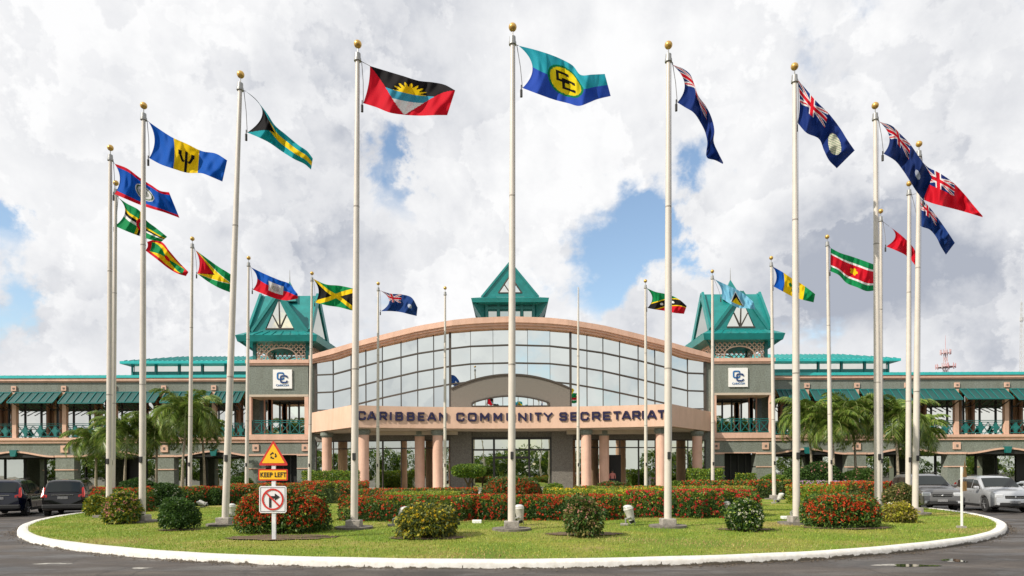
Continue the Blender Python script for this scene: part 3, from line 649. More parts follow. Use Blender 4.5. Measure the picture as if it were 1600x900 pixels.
for sx in (-1,1):
    mb=MB(); mb.bar((cx0+sx*2.5,dt+1.3,zl(497,dt)),(cx0+sx*(E-.3),dt+.35,zeave-.1),.2,.25); mb.poly([(cx0+sx*2.45,dt+1.25,zl(500,dt)),(cx0+sx*(E-.1),dt+.1,zeave-.12),(cx0+sx*2.45,dt+1.25,zeave-.12)]); mb.poly([(cx0+sx*2.5,dt+1.3,zl(500,dt)),(cx0+sx*(E-.15),dt+.2,zeave-.12),(cx0+sx*(E-.15),dt+5,zeave-.12),(cx0+sx*2.5,dt+5,zl(500,dt))]); part(mb,'turret_bracket',M['tealdark'])
zb_=zeave+.6; zp=zl(410,dt+.6); hg=45*dt/F
C0=[Vector((cx0-hg,dt+.8,zb_)),Vector((cx0+hg,dt+.8,zb_)),Vector((cx0,dt+.6,zp))]; C1=[Vector((cx0-hg,dt+6.8,zb_)),Vector((cx0+hg,dt+6.8,zb_)),Vector((cx0,dt+7,zp))]
mb=MB(); mb.quad(C0[0],C0[2],C1[2],C1[0]); mb.quad(C0[1],C1[1],C1[2],C0[2])
for p0 in (C0[0],C0[1]): mb.bar(p0,C0[2],.2,1.0 if False else .2,up=(0,1,0))
ins=lambda t_: None
iw=18.5*dt/F; iz0=zl(457.5,dt+.8); iz1=zl(431,dt+.8); I=[Vector((cx0-iw,dt+.8,iz0)),Vector((cx0+iw,dt+.8,iz0)),Vector((cx0,dt+.7,iz1))]
mb.quad(C0[0],C0[1],I[1],I[0]); mb.quad(C0[1],C0[2],I[2],I[1]); mb.quad(C0[2],C0[0],I[0],I[2])
part(mb,'turret_roof',M['teal'])
mb=MB(); mb.poly([I[0]+Vector((0,.1,0)),I[1]+Vector((0,.1,0)),I[2]+Vector((0,.1,0))]); part(mb,'turret_glazing',M['glass2'])
mb=MB(); c=(I[0]+I[1])/2; mb.bar(c,I[2],.08,.08); mb.bar(c,I[0].lerp(I[2],.5),.08,.08); mb.bar(c,I[1].lerp(I[2],.5),.08,.08)
for a_,b_ in ((0,1),(1,2),(2,0)): mb.bar(I[a_],I[b_],.1,.1)
part(mb,'glazing_bar',M['frame'])
# ---- curtain wall
def tab(u,T): return float(np.interp(abs(u),[q[0] for q in T],[q[1] for q in T]))
DT=[(0,58),(94,58),(277,60.0),(304,60.25)]
T0=[(0,511),(27,511.3),(62,513),(94,515.5),(145,524),(200,537),(249,549),(277,559),(304,564)]
M1=[(0,539),(62,541),(94,544.5),(145,552),(200,564),(249,576.5),(277,584),(304,585)]
M2=[(0,567),(62,568.5),(94,572),(145,580.5),(200,593),(249,605),(277,611.5),(304,612.5)]
M3=[(0,595),(62,596.5),(94,600),(145,609),(200,621),(249,633),(277,640),(304,640)]
uc=[0,27,62,94,120,145,171,200,226,249,277,304]; us=sorted(set([-q for q in uc]+uc))
def zc(u): return tab(u,DT)
ylow=[(0,660),(304,660)]
mbg=MB(); mbf=MB()
rows=[T0,M1,M2,M3,[(0,645),(304,660)]]
for i in range(len(us)-1):
    a,b=us[i],us[i+1]
    for r in range(len(rows)-1):
        P=[B(a,tab(a,rows[r+1]),zc(a)),B(b,tab(b,rows[r+1]),zc(b)),B(b,tab(b,rows[r]),zc(b)),B(a,tab(a,rows[r]),zc(a))]
        tx,tz=rng.normal(0,.005),rng.normal(0,.007)
        P=[P[0]+Vector((0,tx+tz,0)),P[1]+Vector((0,-tx+tz,0)),P[2]+Vector((0,-tx-tz,0)),P[3]+Vector((0,tx-tz,0))]
        mbg.quad(*P)
for r in (1,2,3):
    for i in range(len(us)-1):
        a,b=us[i],us[i+1]; o=Vector((0,-.07,0)); mbf.bar(B(a,tab(a,rows[r]),zc(a))+o,B(b,tab(b,rows[r]),zc(b))+o,.085,.12)
for u in us:
    wdt=.2 if abs(u) in (94,304) else .035; o=Vector((0,-.05,0)); mbf.bar(B(u,tab(u,rows[0]),zc(u))+o,B(u,tab(u,rows[-1]),zc(u))+o,wdt,.1)
part(mbg,'curtain_wall',M['glass']); part(mbf,'curtain_wall_frame',M['frame'])
# backing solid
mb=MB()
for i in range(len(us)-1):
    a,b=us[i],us[i+1]; o=Vector((0,.5,0)); mb.quad(B(a,690,zc(a))+o,B(b,690,zc(b))+o,B(b,tab(b,T0)-8,zc(b))+o,B(a,tab(a,T0)-8,zc(a))+o)
part(mb,'back_wall',M['dark'])
# arched roof beam
TB=[(0,494),(62,496.5),(94,500),(145,508.5),(200,522),(249,535),(290,547),(316,554.5)]
TM=[(q,0) for q in ()]
ub=np.linspace(-315,315,43); mb=MB()
def beamy(u,k): # k 0 top 1 mid 2 bottom
    top=tab(u,TB); bot=tab(u,T0+[(316,566.5)]); return top+(bot-top)*k
DB=[(0,57.2),(94,57.2),(277,59.3),(316,59.8)]
def ring(u):
    d=tab(u,DB); y0,y1,y2,y3=beamy(u,0),beamy(u,.55),beamy(u,.78),beamy(u,1.02); zT,zM,zN,zB_=[zl(q,d) for q in (y0,y1,y2,y3)]; x_=xu(u,d)
    return [(x_,d+9,zT+.3),(x_,d,zT),(x_,d,zM),(x_,d+.14,zM-.02),(x_,d+.14,zN),(x_,d+.30,zN-.02),(x_,d+.30,zB_),(x_,d+1.6,zB_)]
R=[ring(u) for u in ub]
for r0,r1 in zip(R[:-1],R[1:]):
    for k in range(len(r0)-1): mb.quad(r0[k],r1[k],r1[k+1],r0[k+1])
mb.poly(R[0]); mb.poly(R[-1]); part(mb,'roof_beam',M['pink'])
# stone arch in the centre bay
mb=MB(); n=24; da=57.86; og=[]; ig=[]
for j in range(n+1):
    q=-1+2*j/n; og.append((q*93,607-22*(1-abs(q)**2.0)))
for (a,ya),(b,yb) in zip(og[:-1],og[1:]):
    def inn(u):
        q=u/60; return 634.5 if abs(q)>=1 else 629-10.5*(1-q*q)
    lo=[B(a,inn(a),da),B(b,inn(b),da)]; mb.quad(B(a,ya,da),B(b,yb,da),lo[1],lo[0]); 
    mb.quad(B(a,ya,da),B(b,yb,da),B(b,yb,da)+Vector((0,.2,0)),B(a,ya,da)+Vector((0,.2,0)))
mb.quad(B(-93,634.4,da),B(93,634.4,da),B(93,646,da),B(-93,646,da)); part(mb,'stone_arch',M['stucco_warm'])
mb=MB()
for (a,ya),(b,yb) in zip(og[:-1],og[1:]):
    o=Vector((0,-.05,0)); mb.bar(B(a,ya,da)+o,B(b,yb,da)+o,.1,.14)
pr=None
for j in range(17):
    u=-59.5+119*j/16; P=B(u,inn(u*.999),da)+Vector((0,-.04,0))
    if pr is not None: mb.bar(pr,P,.08,.1)
    pr=P
for u in (-36,-12,12,36): mb.bar(B(u,inn(u),da),B(u,634,da),.05,.05)
mb.bar(B(-60,629,da),B(-60,634.5,da),.1,.1); mb.bar(B(60,629,da),B(60,634.5,da),.1,.1); mb.bar(B(-60,634.3,da)+Vector((0,-.05,0)),B(60,634.3,da)+Vector((0,-.05,0)),.08,.08)
part(mb,'arch_frame',M['frame'])
# ground glazing beneath canopy
mbf=MB(); ug=[q for q in us if abs(q)>=94]
for sgn in (-1,1):
    mbg=MB()
    q=sorted([abs(v) for v in ug if v*sgn>0])
    for a,b in zip(q[:-1],q[1:]):
        a*=sgn;b*=sgn
        for (yt,z_) in ((None,0),):
            pa,pb=Vector((xu(a,zc(a)),zc(a),0)),Vector((xu(b,zc(b)),zc(b),0)); up=Vector((0,0,1)); tx=rng.normal(0,.008)
            za=zl(688,59); o=Vector((0,tx,0)); mbg.quad(pa+up*.15+o,pb+up*.15-o,pb+up*za-o,pa+up*za+o)
            for zz_ in (zl(700,59),za): mbf.bar(pa+up*zz_+Vector((0,-.06,0)),pb+up*zz_+Vector((0,-.06,0)),.08,.1)
    part(mbg,'lobby_window',M['glassdk'])
    for v in q: P=Vector((xu(v*sgn,zc(v)),zc(v)-.06,0)); mbf.bar(P+Vector((0,0,.15)),P+Vector((0,0,za)),.09 if v in (94,304,200) else .04,.09)
part(mbf,'lobby_frame',M['frame'])
mb=MB()
for a,b in zip(us[:-1],us[1:]):
    pa,pb=Vector((xu(a,zc(a)),zc(a)-.1,0)),Vector((xu(b,zc(b)),zc(b)-.1,0)); up=Vector((0,0,1)); mb.prism([pa+up*(za+.02),pb+up*(za+.02),pb+up*5.42,pa+up*5.42],(0,.3,0))
part(mb,'lobby_band',M['stucco_warm'])
mb=MB()
for (a,b) in ((-94,-61),(64,97)): part(MB().box(xu(a,57.7),xu(b,57.7),57.55,58.4,.14,5.38),'entrance_pier',M['stucco_warm'])
mb=MB(); mb.quad((xu(-61,58),57.95,.14),(xu(64,58),57.95,.14),(xu(64,58),57.95,4.75),(xu(-61,58),57.95,4.75)); part(mb,'entrance_glass',M['glassdk'])
mb=MB()
for u in (-60,-26,29,63): mb.box(xu(u,57.9)-.09,xu(u,57.9)+.09,57.78,57.92,.14,4.75)
mb.box(xu(-61,57.9),xu(64,57.9),57.76,57.9,4.6,4.78); mb.box(xu(-61,57.9),xu(64,57.9),57.76,57.9,3.62,3.76); mb.box(xu(-26,57.9),xu(29,57.9),57.74,57.9,2.9,3.1); mb.box(xu(1,57.9)-.06,xu(1,57.9)+.06,57.74,57.9,.14,2.9)
part(mb,'entrance_door_frame',M['black'])
part(MB().box(xu(152,57.7),xu(172,57.7),57.6,57.9+.8,.14,3.2),'dark_side_opening',M['dark'])  # solid near-black box stands in for the unlit open doorway
# ---- canopy
def dcan(u): return 55.2-2.2*(u/250)**2
Ztop=zl(632,53.0); Zbot=zl(666.7,53.0)
fp=[(xu(-321,61),61)]+[(xu(u,dcan(u)),dcan(u)) for u in np.linspace(-249,251,33)]+[(xu(319,61),61)]
mb=MB(); back=[(xu(319,61),64.5),(xu(-321,61),64.5)]
cols_=[]; n=len(fp)
def can_y(i): return 0
poly=fp+back
mb.prism([Vector((x_,y_,Zbot+.003)) for x_,y_ in poly],(0,0,Ztop-Zbot-.003))
can=part(mb,'canopy',M['fascia'])
mb=MB(); mb.prism([Vector((x_*.985,y_+.35,Zbot-.10)) for x_,y_ in fp]+[Vector((x_*.985,y_,Zbot-.10)) for x_,y_ in back],(0,0,.10)); part(mb,'canopy_soffit',M['soffit'])
mb=MB(); 
for (a,b,y_) in ((-228,-83,56.5),(88,230,56.5)): mb.box(xu(a,y_),xu(b,y_),y_,y_+.5,Zbot-.42,Zbot-.103)
part(mb,'soffit_beam',M['soffit'])
# letters
GL={'C':[[(1,.72),(1,.88),(.86,1),(.14,1),(0,.86),(0,.14),(.14,0),(.86,0),(1,.14),(1,.28)]],
'A':[[(0,0),(.42,1),(.58,1),(1,0)],[(.2,.28),(.8,.28)]],
'R':[[(0,0),(0,1),(.86,1),(1,.87),(1,.58),(.86,.45),(0,.45)],[(.5,.45),(1,0)]],
'I':[[(0.5,0),(0.5,1)]],
'B':[[(0,0),(0,1),(.82,1),(.94,.9),(.94,.63),(.82,.53),(0,.53)],[(.82,.53),(1,.42),(1,.12),(.87,0),(-.05,0)]],
'E':[[(1,1),(0,1),(0,0),(1,0)],[(0,.5),(.85,.5)]],'N':[[(0,0),(0,1),(1,0),(1,1)]],
'O':[[(.14,1),(0,.86),(0,.14),(.14,0),(.86,0),(1,.14),(1,.86),(.86,1),(.14,1)]],
'M':[[(0,0),(0,1),(.5,.28),(1,1),(1,0)]],'U':[[(0,1),(0,.14),(.14,0),(.86,0),(1,.14),(1,1)]],
'T':[[(0,1),(1,1)],[(.5,1),(.5,0)]],'Y':[[(0,1),(.5,.48),(1,1)],[(.5,.48),(.5,0)]],
'S':[[(1,.76),(1,.88),(.87,1),(.13,1),(0,.87),(0,.66),(.13,.53),(.87,.49),(1,.37),(1,.13),(.87,0),(.13,0),(0,.12),(0,.24)]]}
LT=[('C',559.5,571.7,1),('A',574,588,0),('R',593,605,0),('I',609,612.4,0),('B',618,630,0),('B',636,648,0),('E',653,664,0),('A',667.5,682,0),('N',686,699,0),('C',713,726,1),('O',731,745,0),('M',750,765,0),('M',771,785,0),('U',791,804,0),('N',809.5,823,0),('I',827.5,831,0),('T',835,847,0),('Y',849,864,0),('S',874,886.5,1),('E',891,903,0),('C',907,920,0),('R',925,938,0),('E',942,954.5,0),('T',958,970.5,0),('A',971.5,985.5,0),('R',988,1000.5,0),('I',1003,1006.5,0),('A',1011,1025.5,0),('T',1027.5,1040,0)]
for ch,p0,p1,cap in LT:
    uc_=(p0+p1)/2-797.8; d=dcan(uc_)-.075; x0=xu(p0-797.8,d); x1=xu(p1-797.8,d); slope=(dcan(uc_+3)-dcan(uc_-3))/(xu(3,d)-xu(-3,d))
    zb0=5.99; hh=.74; th_=.165; xc=(x0+x1)/2; ww=(x1-x0)-th_; hh-=th_
    mb=MB(); Lr=random
    for st_ in GL[ch]:
        for k,((ax_,az_),(bx_,bz_)) in enumerate(zip(st_[:-1],st_[1:])):
            A=Vector((xc+(ax_-.5)*ww,d+(ax_-.5)*ww*slope,zb0+th_/2+az_*hh)); Bv=Vector((xc+(bx_-.5)*ww,d+(bx_-.5)*ww*slope,zb0+th_/2+bz_*hh)); dr=(Bv-A).normalized()*th_*.28
            mb.bar(A-dr,Bv+dr,.10+.002*k,th_,up=(0,0,1) if abs((Bv-A).normalized().z)<.95 else (1,0,0)) if False else mb.bar(A-dr,Bv+dr,th_,.07+.003*(k%4),up=(0,1,0))
    part(mb,'letter',M['navy'])
# ---- columns
for u,d,cap in ((-287,58.3,1),(-229.5,54.3,1),(-142,57,1),(-114,55.6,1),(118,55.6,1),(146,57,1),(235,54.3,1),(291.5,58.3,1)):
    x_=xu(u,d); r=.43
    part(MB().tube([(x_,d,.14),(x_,d,Zbot-.55)],r,28),'canopy_column',M['pink'])
    part(MB().tube([(x_,d,Zbot-.55),(x_,d,Zbot-.42),(x_,d,Zbot-.40),(x_,d,Zbot-.12)],[.45,.5,.56,.56],28),'column_cap',M['stucco'])
# ================================================================= flags
def hx(h):
    c=[int(h[i:i+2],16)/255 for i in (0,2,4)]; return np.array([q/12.92 if q<.04045 else ((q+.055)/1.055)**2.4 for q in c])*.92
WH=hx('e8e8e8');RD=hx('d0182c');BK=hx('1c1a1c');YL=hx('f2cc1a');NV=hx('1b3478');GN=hx('138a50');BL=hx('1158b8');TE=hx('1596a0');LB=hx('7fc0dc')
def UJ(u,v,blue=None):
    x=(u-.5)*2; y=(v-.5); blue=NV if blue is None else blue
    if abs(y)<.1 or abs(x)<.1: return RD
    if abs(y)<.17 or abs(x)<.17: return WH
    d1=abs(y-x/2)*.894; d2=abs(y+x/2)*.894
    if min(d1,d2)<.033: return RD
    if min(d1,d2)<.10: return WH
    return blue
def ens(base,badge=None):
    def f(u,v):
        if u<.5 and v<.5:
            return UJ(u/.5,v/.5)
        if badge is not None:
            r=math.hypot((u-.75)*1.9,(v-.52))
            if badge=='disc' and r<.26: return hx('cfc9b6') if (int(u*60)+int(v*40))%3 else hx('7a9a78')
            if badge=='shield' and r<.15: return hx('c9b9a0') if v<.5 else hx('3f8a58')
            if badge=='small' and r<.12: return hx('b0b8c8')
        return base
    return f
def belize(u,v):
    if v<.11 or v>.89: return RD
    r=math.hypot((u-.5)*1.6,v-.5)
    if r<.27: return hx('4c6a46') if .2<r<.24 else (hx('8f938c') if r<.13 else WH*.8)
    return BL
def barbados(u,v):
    if .335<u<.665:
        a=(u-.5)*1.5; 
        if abs(a)<.028 and v>.28 : return BK
        if .40<v<.66 and abs(a)<.16 and abs(abs(a)-.13+ (v-.4)*.25)<.028: return BK
        if .3<v<.46 and abs(abs(a)-.13)<.035: return BK
        if abs(v-.62)<.02 and abs(a)<.1: return BK
        return YL
    return BL
def bahamas(u,v):
    if u<.42*(1-abs(v-.5)*2): return BK
    return YL if .34<v<.66 else TE
def antigua(u,v):
    # inverted V
    e=.5*v
    if u<e or u>1-e: return RD
    if v<.42:
        a=math.atan2(.42-v,(u-.5)*1.5); r=math.hypot((u-.5)*1.5,(.42-v))
        if r<.19+.11*abs(math.cos(a*8))**2: return YL
        return BK
    return hx('3f97b4') if v<.62 else WH
def caricom(u,v):
    r=math.hypot((u-.5)*1.5,v-.5)
    if r<.345:
        if r>.30: return hx('0f7a4a')
        x=(u-.5)*1.5; y=v-.5
        for (cx,cy) in ((-.05,-.08),(.05,.07)):
            dx,dy=x-cx,y-cy
            if abs(dx)<.12 and abs(dy)<.12 and not(abs(dx)<.065 and abs(dy)<.065) and not(dx>.0 and abs(dy)<.05): return BK
        return hx('e8cf1a')
    return hx('2fa6b8') if v<.5 else hx('2c50b4')
def dominica(u,v):
    r=math.hypot((u-.5)*1.9,v-.5)
    if r<.23: return RD if r>.1 else hx('2c8a55')
    a=(v-.5)
    for q,w_ in ((a,.0),((u-.5)*1.9,1)):
        if -.15<q<-.05: return YL
        if -.05<=q<.05: return BK
        if .05<=q<.15: return WH
    return GN
def grenada(u,v):
    if min(u*1.6,(1-u)*1.6,v,1-v)<.14: return YL if False else RD
    if math.hypot((u-.5)*1.6,v-.5)<.12: return RD
    x=(u-.5)/.41; y=(v-.5)/.36
    return YL if abs(y)>abs(x) else GN
def guyana(u,v):
    t=1-abs(v-.5)*2
    if u<.46*t: return RD
    if u<.50*t: return BK
    if u<.93*t: return YL
    if u<.99*t: return WH
    return GN
def haiti(u,v):
    if abs(u-.5)<.16 and abs(v-.5)<.23: 
        r=math.hypot((u-.5)*1.6,v-.52); return hx('7d7f72') if r<.13 and (int(u*50)+int(v*30))%2 else WH*.82
    return BL if v<.5 else RD
def jamaica(u,v):
    x=(u-.5)*2; y=(v-.5)*2; d=min(abs(y-x),abs(y+x))
    if d<.20: return YL
    return BK if abs(x)>abs(y) else GN
def suriname(u,v):
    if math.hypot((u-.5)*1.5,v-.5)<.075+.05*abs(math.cos(2.5*math.atan2(v-.5,(u-.5)*1.5))): return YL
    a=abs(v-.5)
    return RD if a<.22 else (WH if a<.29 else GN)
def stvincent(u,v):
    if u<.25: return BL
    if u<.75:
        for cx,cy in ((.42,.42),(.58,.42),(.5,.66)):
            if abs(u-cx)*1.5/.085+abs(v-cy)/.14<1: return GN
        return YL
    return GN
def stlucia(u,v):
    x=abs(u-.5)*2.0
    if .48<v<.84 and x<(v-.48)*.80: return YL
    if .20<v<.84 and x<(v-.20)*.5: return BK
    if .14<v<.84 and x<(v-.14)*.55: return WH
    return LB
def stkitts(u,v):
    d=(v-1)+u   # line from bottom hoist to top fly
    q=d/1.2
    if abs(q)<.16:
        for cx,cy in ((.36,.64),(.64,.36)):
            if math.hypot((u-cx)*1.5,v-cy)<.07: return WH
        return BK
    if abs(q)<.21: return YL
    return GN if q<0 else RD
def trinidad(u,v):
    d=(v-u)*.83
    if abs(d)<.10: return BK
    if abs(d)<.135: return WH
    return RD
def red_tt(u,v):
    return trinidad(min(1,max(0,u*1.15-.0)),v) if u>.86 else RD
def spl(pts,ox,oy,n):
    P=np.array([(ox+a/4,oy+b/4) for a,b in pts]); d=np.r_[0,np.cumsum(np.hypot(*np.diff(P,axis=0).T))]; d/=d[-1]; s=np.linspace(0,1,n)
    # smooth: catmull via numpy gradient-based hermite
    m=np.gradient(P,d,axis=0); out=np.zeros((n,2)); k=np.clip(np.searchsorted(d,s,side='right')-1,0,len(d)-2); h=(d[k+1]-d[k])[:,None]; t=((s-d[k])/(d[k+1]-d[k]))[:,None]
    out=(2*t**3-3*t**2+1)*P[k]+(t**3-2*t**2+t)*h*m[k]+(-2*t**3+3*t**2)*P[k+1]+(t**3-t**2)*h*m[k+1]; return out
NU,NV_=112,72
def wpts(px,py,d):
    cx=px-800; cy=py-HY; lx=cx-cy*RS; ly=cx*RS+cy; return np.stack([lx*d/F,d,CH-ly*d/F],-1)
def flag(label,fn,d0,org,top,bot,bow,amp=.22,kw=1.7,ph=0.,name='flag'):
    T=spl(top,*org,NU+1); Bo=spl(bot,*org,NU+1); s=np.linspace(0,1,NU+1)[:,None]; t=np.linspace(0,1,NV_+1)[None,:]
    X=T[:,0:1]*(1-t)+Bo[:,0:1]*t+bow/4*(1-s)**4*4*t*(1-t); Y=T[:,1:2]*(1-t)+Bo[:,1:2]*t
    env=np.clip(s*3,0,1)**.8; sc_=d0/20
    D_=d0+amp*sc_*env*(np.sin(2*PI*(kw*s+.28*t)+ph)+.32*np.sin(2*PI*(kw*2.3*s-.55*t)+ph*2.1)+.14*np.sin(2*PI*(kw*4.6*s+1.1*t)+ph))
    D_+=.10*sc_*np.sin(PI*t)*(1-s)
    P=wpts(X,Y,D_); V=P.reshape(-1,3)
    i=np.arange(NU)[:,None]*(NV_+1)+np.arange(NV_)[None,:]; i=i.ravel(); Fq=np.stack([i,i+NV_+1,i+NV_+2,i+1],1)
    cols=np.array([fn((a+.5)/NU,(b+.5)/NV_) for a in range(NU) for b in range(NV_)])
    # white heading tape at hoist
    o=link_arrays(name,V,Fq,M['cloth'],cols=cols); o.data.polygons.foreach_set('use_smooth',np.ones(len(Fq),dtype=bool))
    tag(o,label,'flag','national flags flying from the ring of poles')
    return wpts(np.array(T[0,0]),np.array(T[0,1]),np.array(d0)),wpts(np.array(Bo[0,0]),np.array(Bo[0,1]),np.array(d0))
# pole: (base px, top px, ball y, what it flies)
POLES=dict(
 belize=(170,172.5,231,'leftmost front pole, flying the blue flag with red edges and a white disc'),
 barbados=(222,224.5,165,'carrying the blue and yellow trident flag'),
 bahamas=(351,376,116.5,'leaning right, with a turquoise, yellow and black flag'),
 antigua=(553,559,69,'with the red flag of a rising yellow sun'),
 caricom=(799,801,42.5,'tallest, in the picture centre, flying the yellow circle flag'),
 anguilla=(1043,1044.5,70.5,'right of centre, with a twisted blue ensign'),
 cayman=(1244,1241.5,104,'whose blue ensign shows a large pale disc'),
 monts=(1371.5,1367.5,165,'with a dark blue ensign overlapping the red one behind'),
 bermuda=(1429.5,1436,225,'flying the red ensign at the far right'),
 turks=(1418.5,1420.5,287,'just left of the red ensign pole, with a navy ensign'),
 trinidad=(1375,1376,330,'half hidden behind a nearer pole, flying a small red flag'),
 suriname=(1298,1292.5,370,'flying green, white and red stripes'),
 stvincent=(1209.5,1205,403,'flying blue, yellow and green vertical bands'),
 stlucia=(1113.5,1113,424,'with the pale blue flag and black and yellow triangle'),
 stkitts=(1009,1008.5,439,'with the green and red flag split by a black diagonal'),
 bare=(903,903.5,455,'without ball or flag, right of the centre pole'),
 empty_=(695,695.5,450,'with a ball but no flag, left of the centre pole'),
 bvi=(590,591,443,'in the back row with a small blue ensign'),
 jamaica=(483,487.5,427,'with the green, black and yellow saltire flag'),
 haiti=(385,388.5,403,'with the blue over red flag and white panel'),
 guyana=(296,300.5,373,'with the green flag and red and yellow triangles'),
 grenada=(221,223,338,'hidden behind a nearer pole, flying the red bordered flag'),
 dominica=(175,181,286,'just behind the leftmost pole, with the striped green flag'))
HP=13.6
PD={}
for k,(bx_,tx_,by_,_) in POLES.items():
    y=by_-(9 if k=='bare' else 0); PD[k]=F*(HP-CH)/(HY-y-(tx_-800)*RS)
O1=(130,100);O2=(130,280);O3=(350,400);O4=(480,30);O5=(780,30);O6=(1200,60);O7=(1200,260);O8=(1000,400)
HC={}
def fl(k,label,fn,org,top,bot,bow,**kw): HC[k]=flag(label,fn,PD[k]-.02,org,top,bot,bow,**kw)
fl('barbados','blue and yellow flag with broken black trident, high on the left',barbados,O1,[(408,360),(480,410),(550,455),(650,500),(745,545),(830,560),(900,602)],[(412,588),(480,625),(565,655),(650,680),(750,685),(800,705),(870,735)],36,ph=.5,amp=.2)
fl('bahamas','folded turquoise and yellow flag with black triangle at its hoist',bahamas,O1,[(1015,170),(1080,225),(1150,310),(1200,385),(1265,440),(1350,510),(1400,545),(1435,590)],[(1025,428),(1100,460),(1160,490),(1240,545),(1320,595),(1390,630),(1424,660)],100,ph=1.6,amp=.3)
fl('belize','blue flag edged in red at top and bottom, leftmost of all flags',belize,O1,[(195,622),(270,650),(355,712),(430,760),(480,792),(537,802)],[(195,812),(270,845),(355,880),(430,905),(500,925),(602,962)],34,ph=2.3)
fl('dominica','green flag crossed by yellow, black and white stripes, lower left',dominica,O2,[(215,112),(270,150),(350,195),(400,262),(450,300),(525,360)],[(198,292),(260,320),(350,355),(400,372),(440,383),(490,390)],55,ph=.9,amp=.18)
fl('grenada','red bordered flag of yellow and green triangles, lower left below the green flag',grenada,O2,[(398,392),(440,380),(490,392),(540,450),(600,520),(658,580)],[(388,445),(460,500),(540,562),(590,590),(642,606)],10,ph=.2,amp=.18)
fl('guyana','green flag with red and yellow triangles beside a leaning pole',guyana,O2,[(700,442),(780,500),(850,550),(915,590),(950,615)],[(712,590),(780,640),(850,680),(912,705),(940,715)],20,ph=3.,amp=.15)
fl('haiti','blue over red flag with white panel in front of the left tower roof',haiti,O2,[(1047,550),(1130,590),(1230,632),(1290,655),(1318,690),(1340,718)],[(1060,690),(1120,715),(1200,745),(1280,757),(1342,745)],34,ph=.4,amp=.16)
fl('jamaica','green and black flag with yellow diagonal cross near the left tower',jamaica,O3,[(556,142),(640,178),(720,185),(795,200),(836,210)],[(570,290),(650,310),(720,320),(790,338),(832,346)],28,ph=1.1,amp=.13)
fl('bvi','small blue ensign in the back row above the glass front',ens(hx('20407c'),'small'),O3,[(975,215),(1040,235),(1110,240),(1170,258),(1210,322)],[(980,345),(1050,345),(1110,352),(1150,362),(1204,375)],55,ph=2.2,amp=.16)
fl('antigua','red flag with a yellow sun on black above blue and white',antigua,O4,[(392,292),(500,325),(600,355),(700,385),(790,395),(860,410),(925,445)],[(350,525),(430,550),(520,585),(600,597),(700,603),(800,600),(875,600)],12,ph=.2,amp=.2)
fl('caricom','light blue over dark blue flag with a yellow circle and black letters, at the centre',caricom,O5,[(120,165),(220,190),(330,225),(400,255),(460,290),(510,348),(580,346),(660,342)],[(145,430),(250,470),(350,505),(430,525),(500,542),(560,522),(600,505),(697,480)],75,ph=2.0,amp=.26)
fl('anguilla','twisted blue ensign hanging steeply, right of the centre pole',ens(NV),O5,[(1083,285),(1150,310),(1190,340),(1215,400),(1245,480),(1290,540),(1325,610),(1345,700),(1340,760),(1372,840),(1400,895)],[(1113,520),(1160,550),(1210,580),(1260,650),(1285,700),(1300,760),(1305,870),(1345,880),(1398,905)],60,ph=.7,amp=.3,kw=2.2)
fl('cayman','large blue ensign with a pale disc near its tip',ens(NV,'disc'),O6,[(186,258),(240,320),(290,380),(380,470),(450,560),(500,640),(542,700)],[(186,530),(240,590),(320,630),(350,700),(380,760),(430,812)],12,ph=1.3,amp=.3)
fl('monts','dark blue ensign draped over the red ensign at upper right',ens(hx('1a2f66'),'small'),O6,[(695,520),(780,550),(820,590),(880,650),(930,720),(985,800),(1025,870)],[(722,720),(800,770),(840,820),(880,880),(920,945),(970,1010)],50,ph=2.7,amp=.3)
fl('bermuda','red ensign streaming to the far right',ens(RD),O7,[(955,-40),(1000,5),(1060,35),(1150,95),(1220,165),(1290,250),(1340,308)],[(975,210),(1020,228),(1080,245),(1160,265),(1250,290),(1342,318)],10,ph=.3,amp=.25)
fl('turks','navy ensign hanging below the red ensign',ens(hx('1b3a78')),O7,[(925,170),(960,205),(1000,245),(1060,320),(1110,390),(1168,478)],[(935,345),(955,372),(1010,395),(1050,440),(1080,500),(1112,552)],20,ph=1.9,amp=.25)
fl('trinidad','small red flag behind the right hand poles',red_tt,O7,[(758,375),(820,420),(860,455),(910,510),(945,600)],[(738,500),(800,525),(860,555),(900,592),(945,660)],48,ph=.6,amp=.15)
fl('suriname','green, white and red striped flag with small yellow star',suriname,O7,[(392,510),(450,540),(520,562),(600,590),(655,610),(695,622)],[(390,655),(440,678),(490,728),(560,757),(620,780),(650,778),(690,765)],0,ph=2.4,amp=.14)
fl('stvincent','blue, yellow and green banded flag with three green diamonds',stvincent,O7,[(28,625),(90,660),(150,700),(210,735),(295,798)],[(34,750),(90,780),(145,810),(210,832),(285,850)],22,ph=1.,amp=.14)
fl('stlucia','pale blue flag with black and yellow triangle before the right tower',stlucia,O8,[(465,145),(540,180),(610,212),(660,245),(708,285)],[(508,262),(560,297),(620,325),(680,328),(722,336)],20,ph=.1,amp=.14)
fl('stkitts','green and red flag split by a yellow edged black diagonal',stkitts,O8,[(40,200),(100,225),(150,235),(215,255),(250,275),(292,312)],[(45,325),(100,335),(150,342),(210,355),(275,362)],34,ph=1.5,amp=.15)
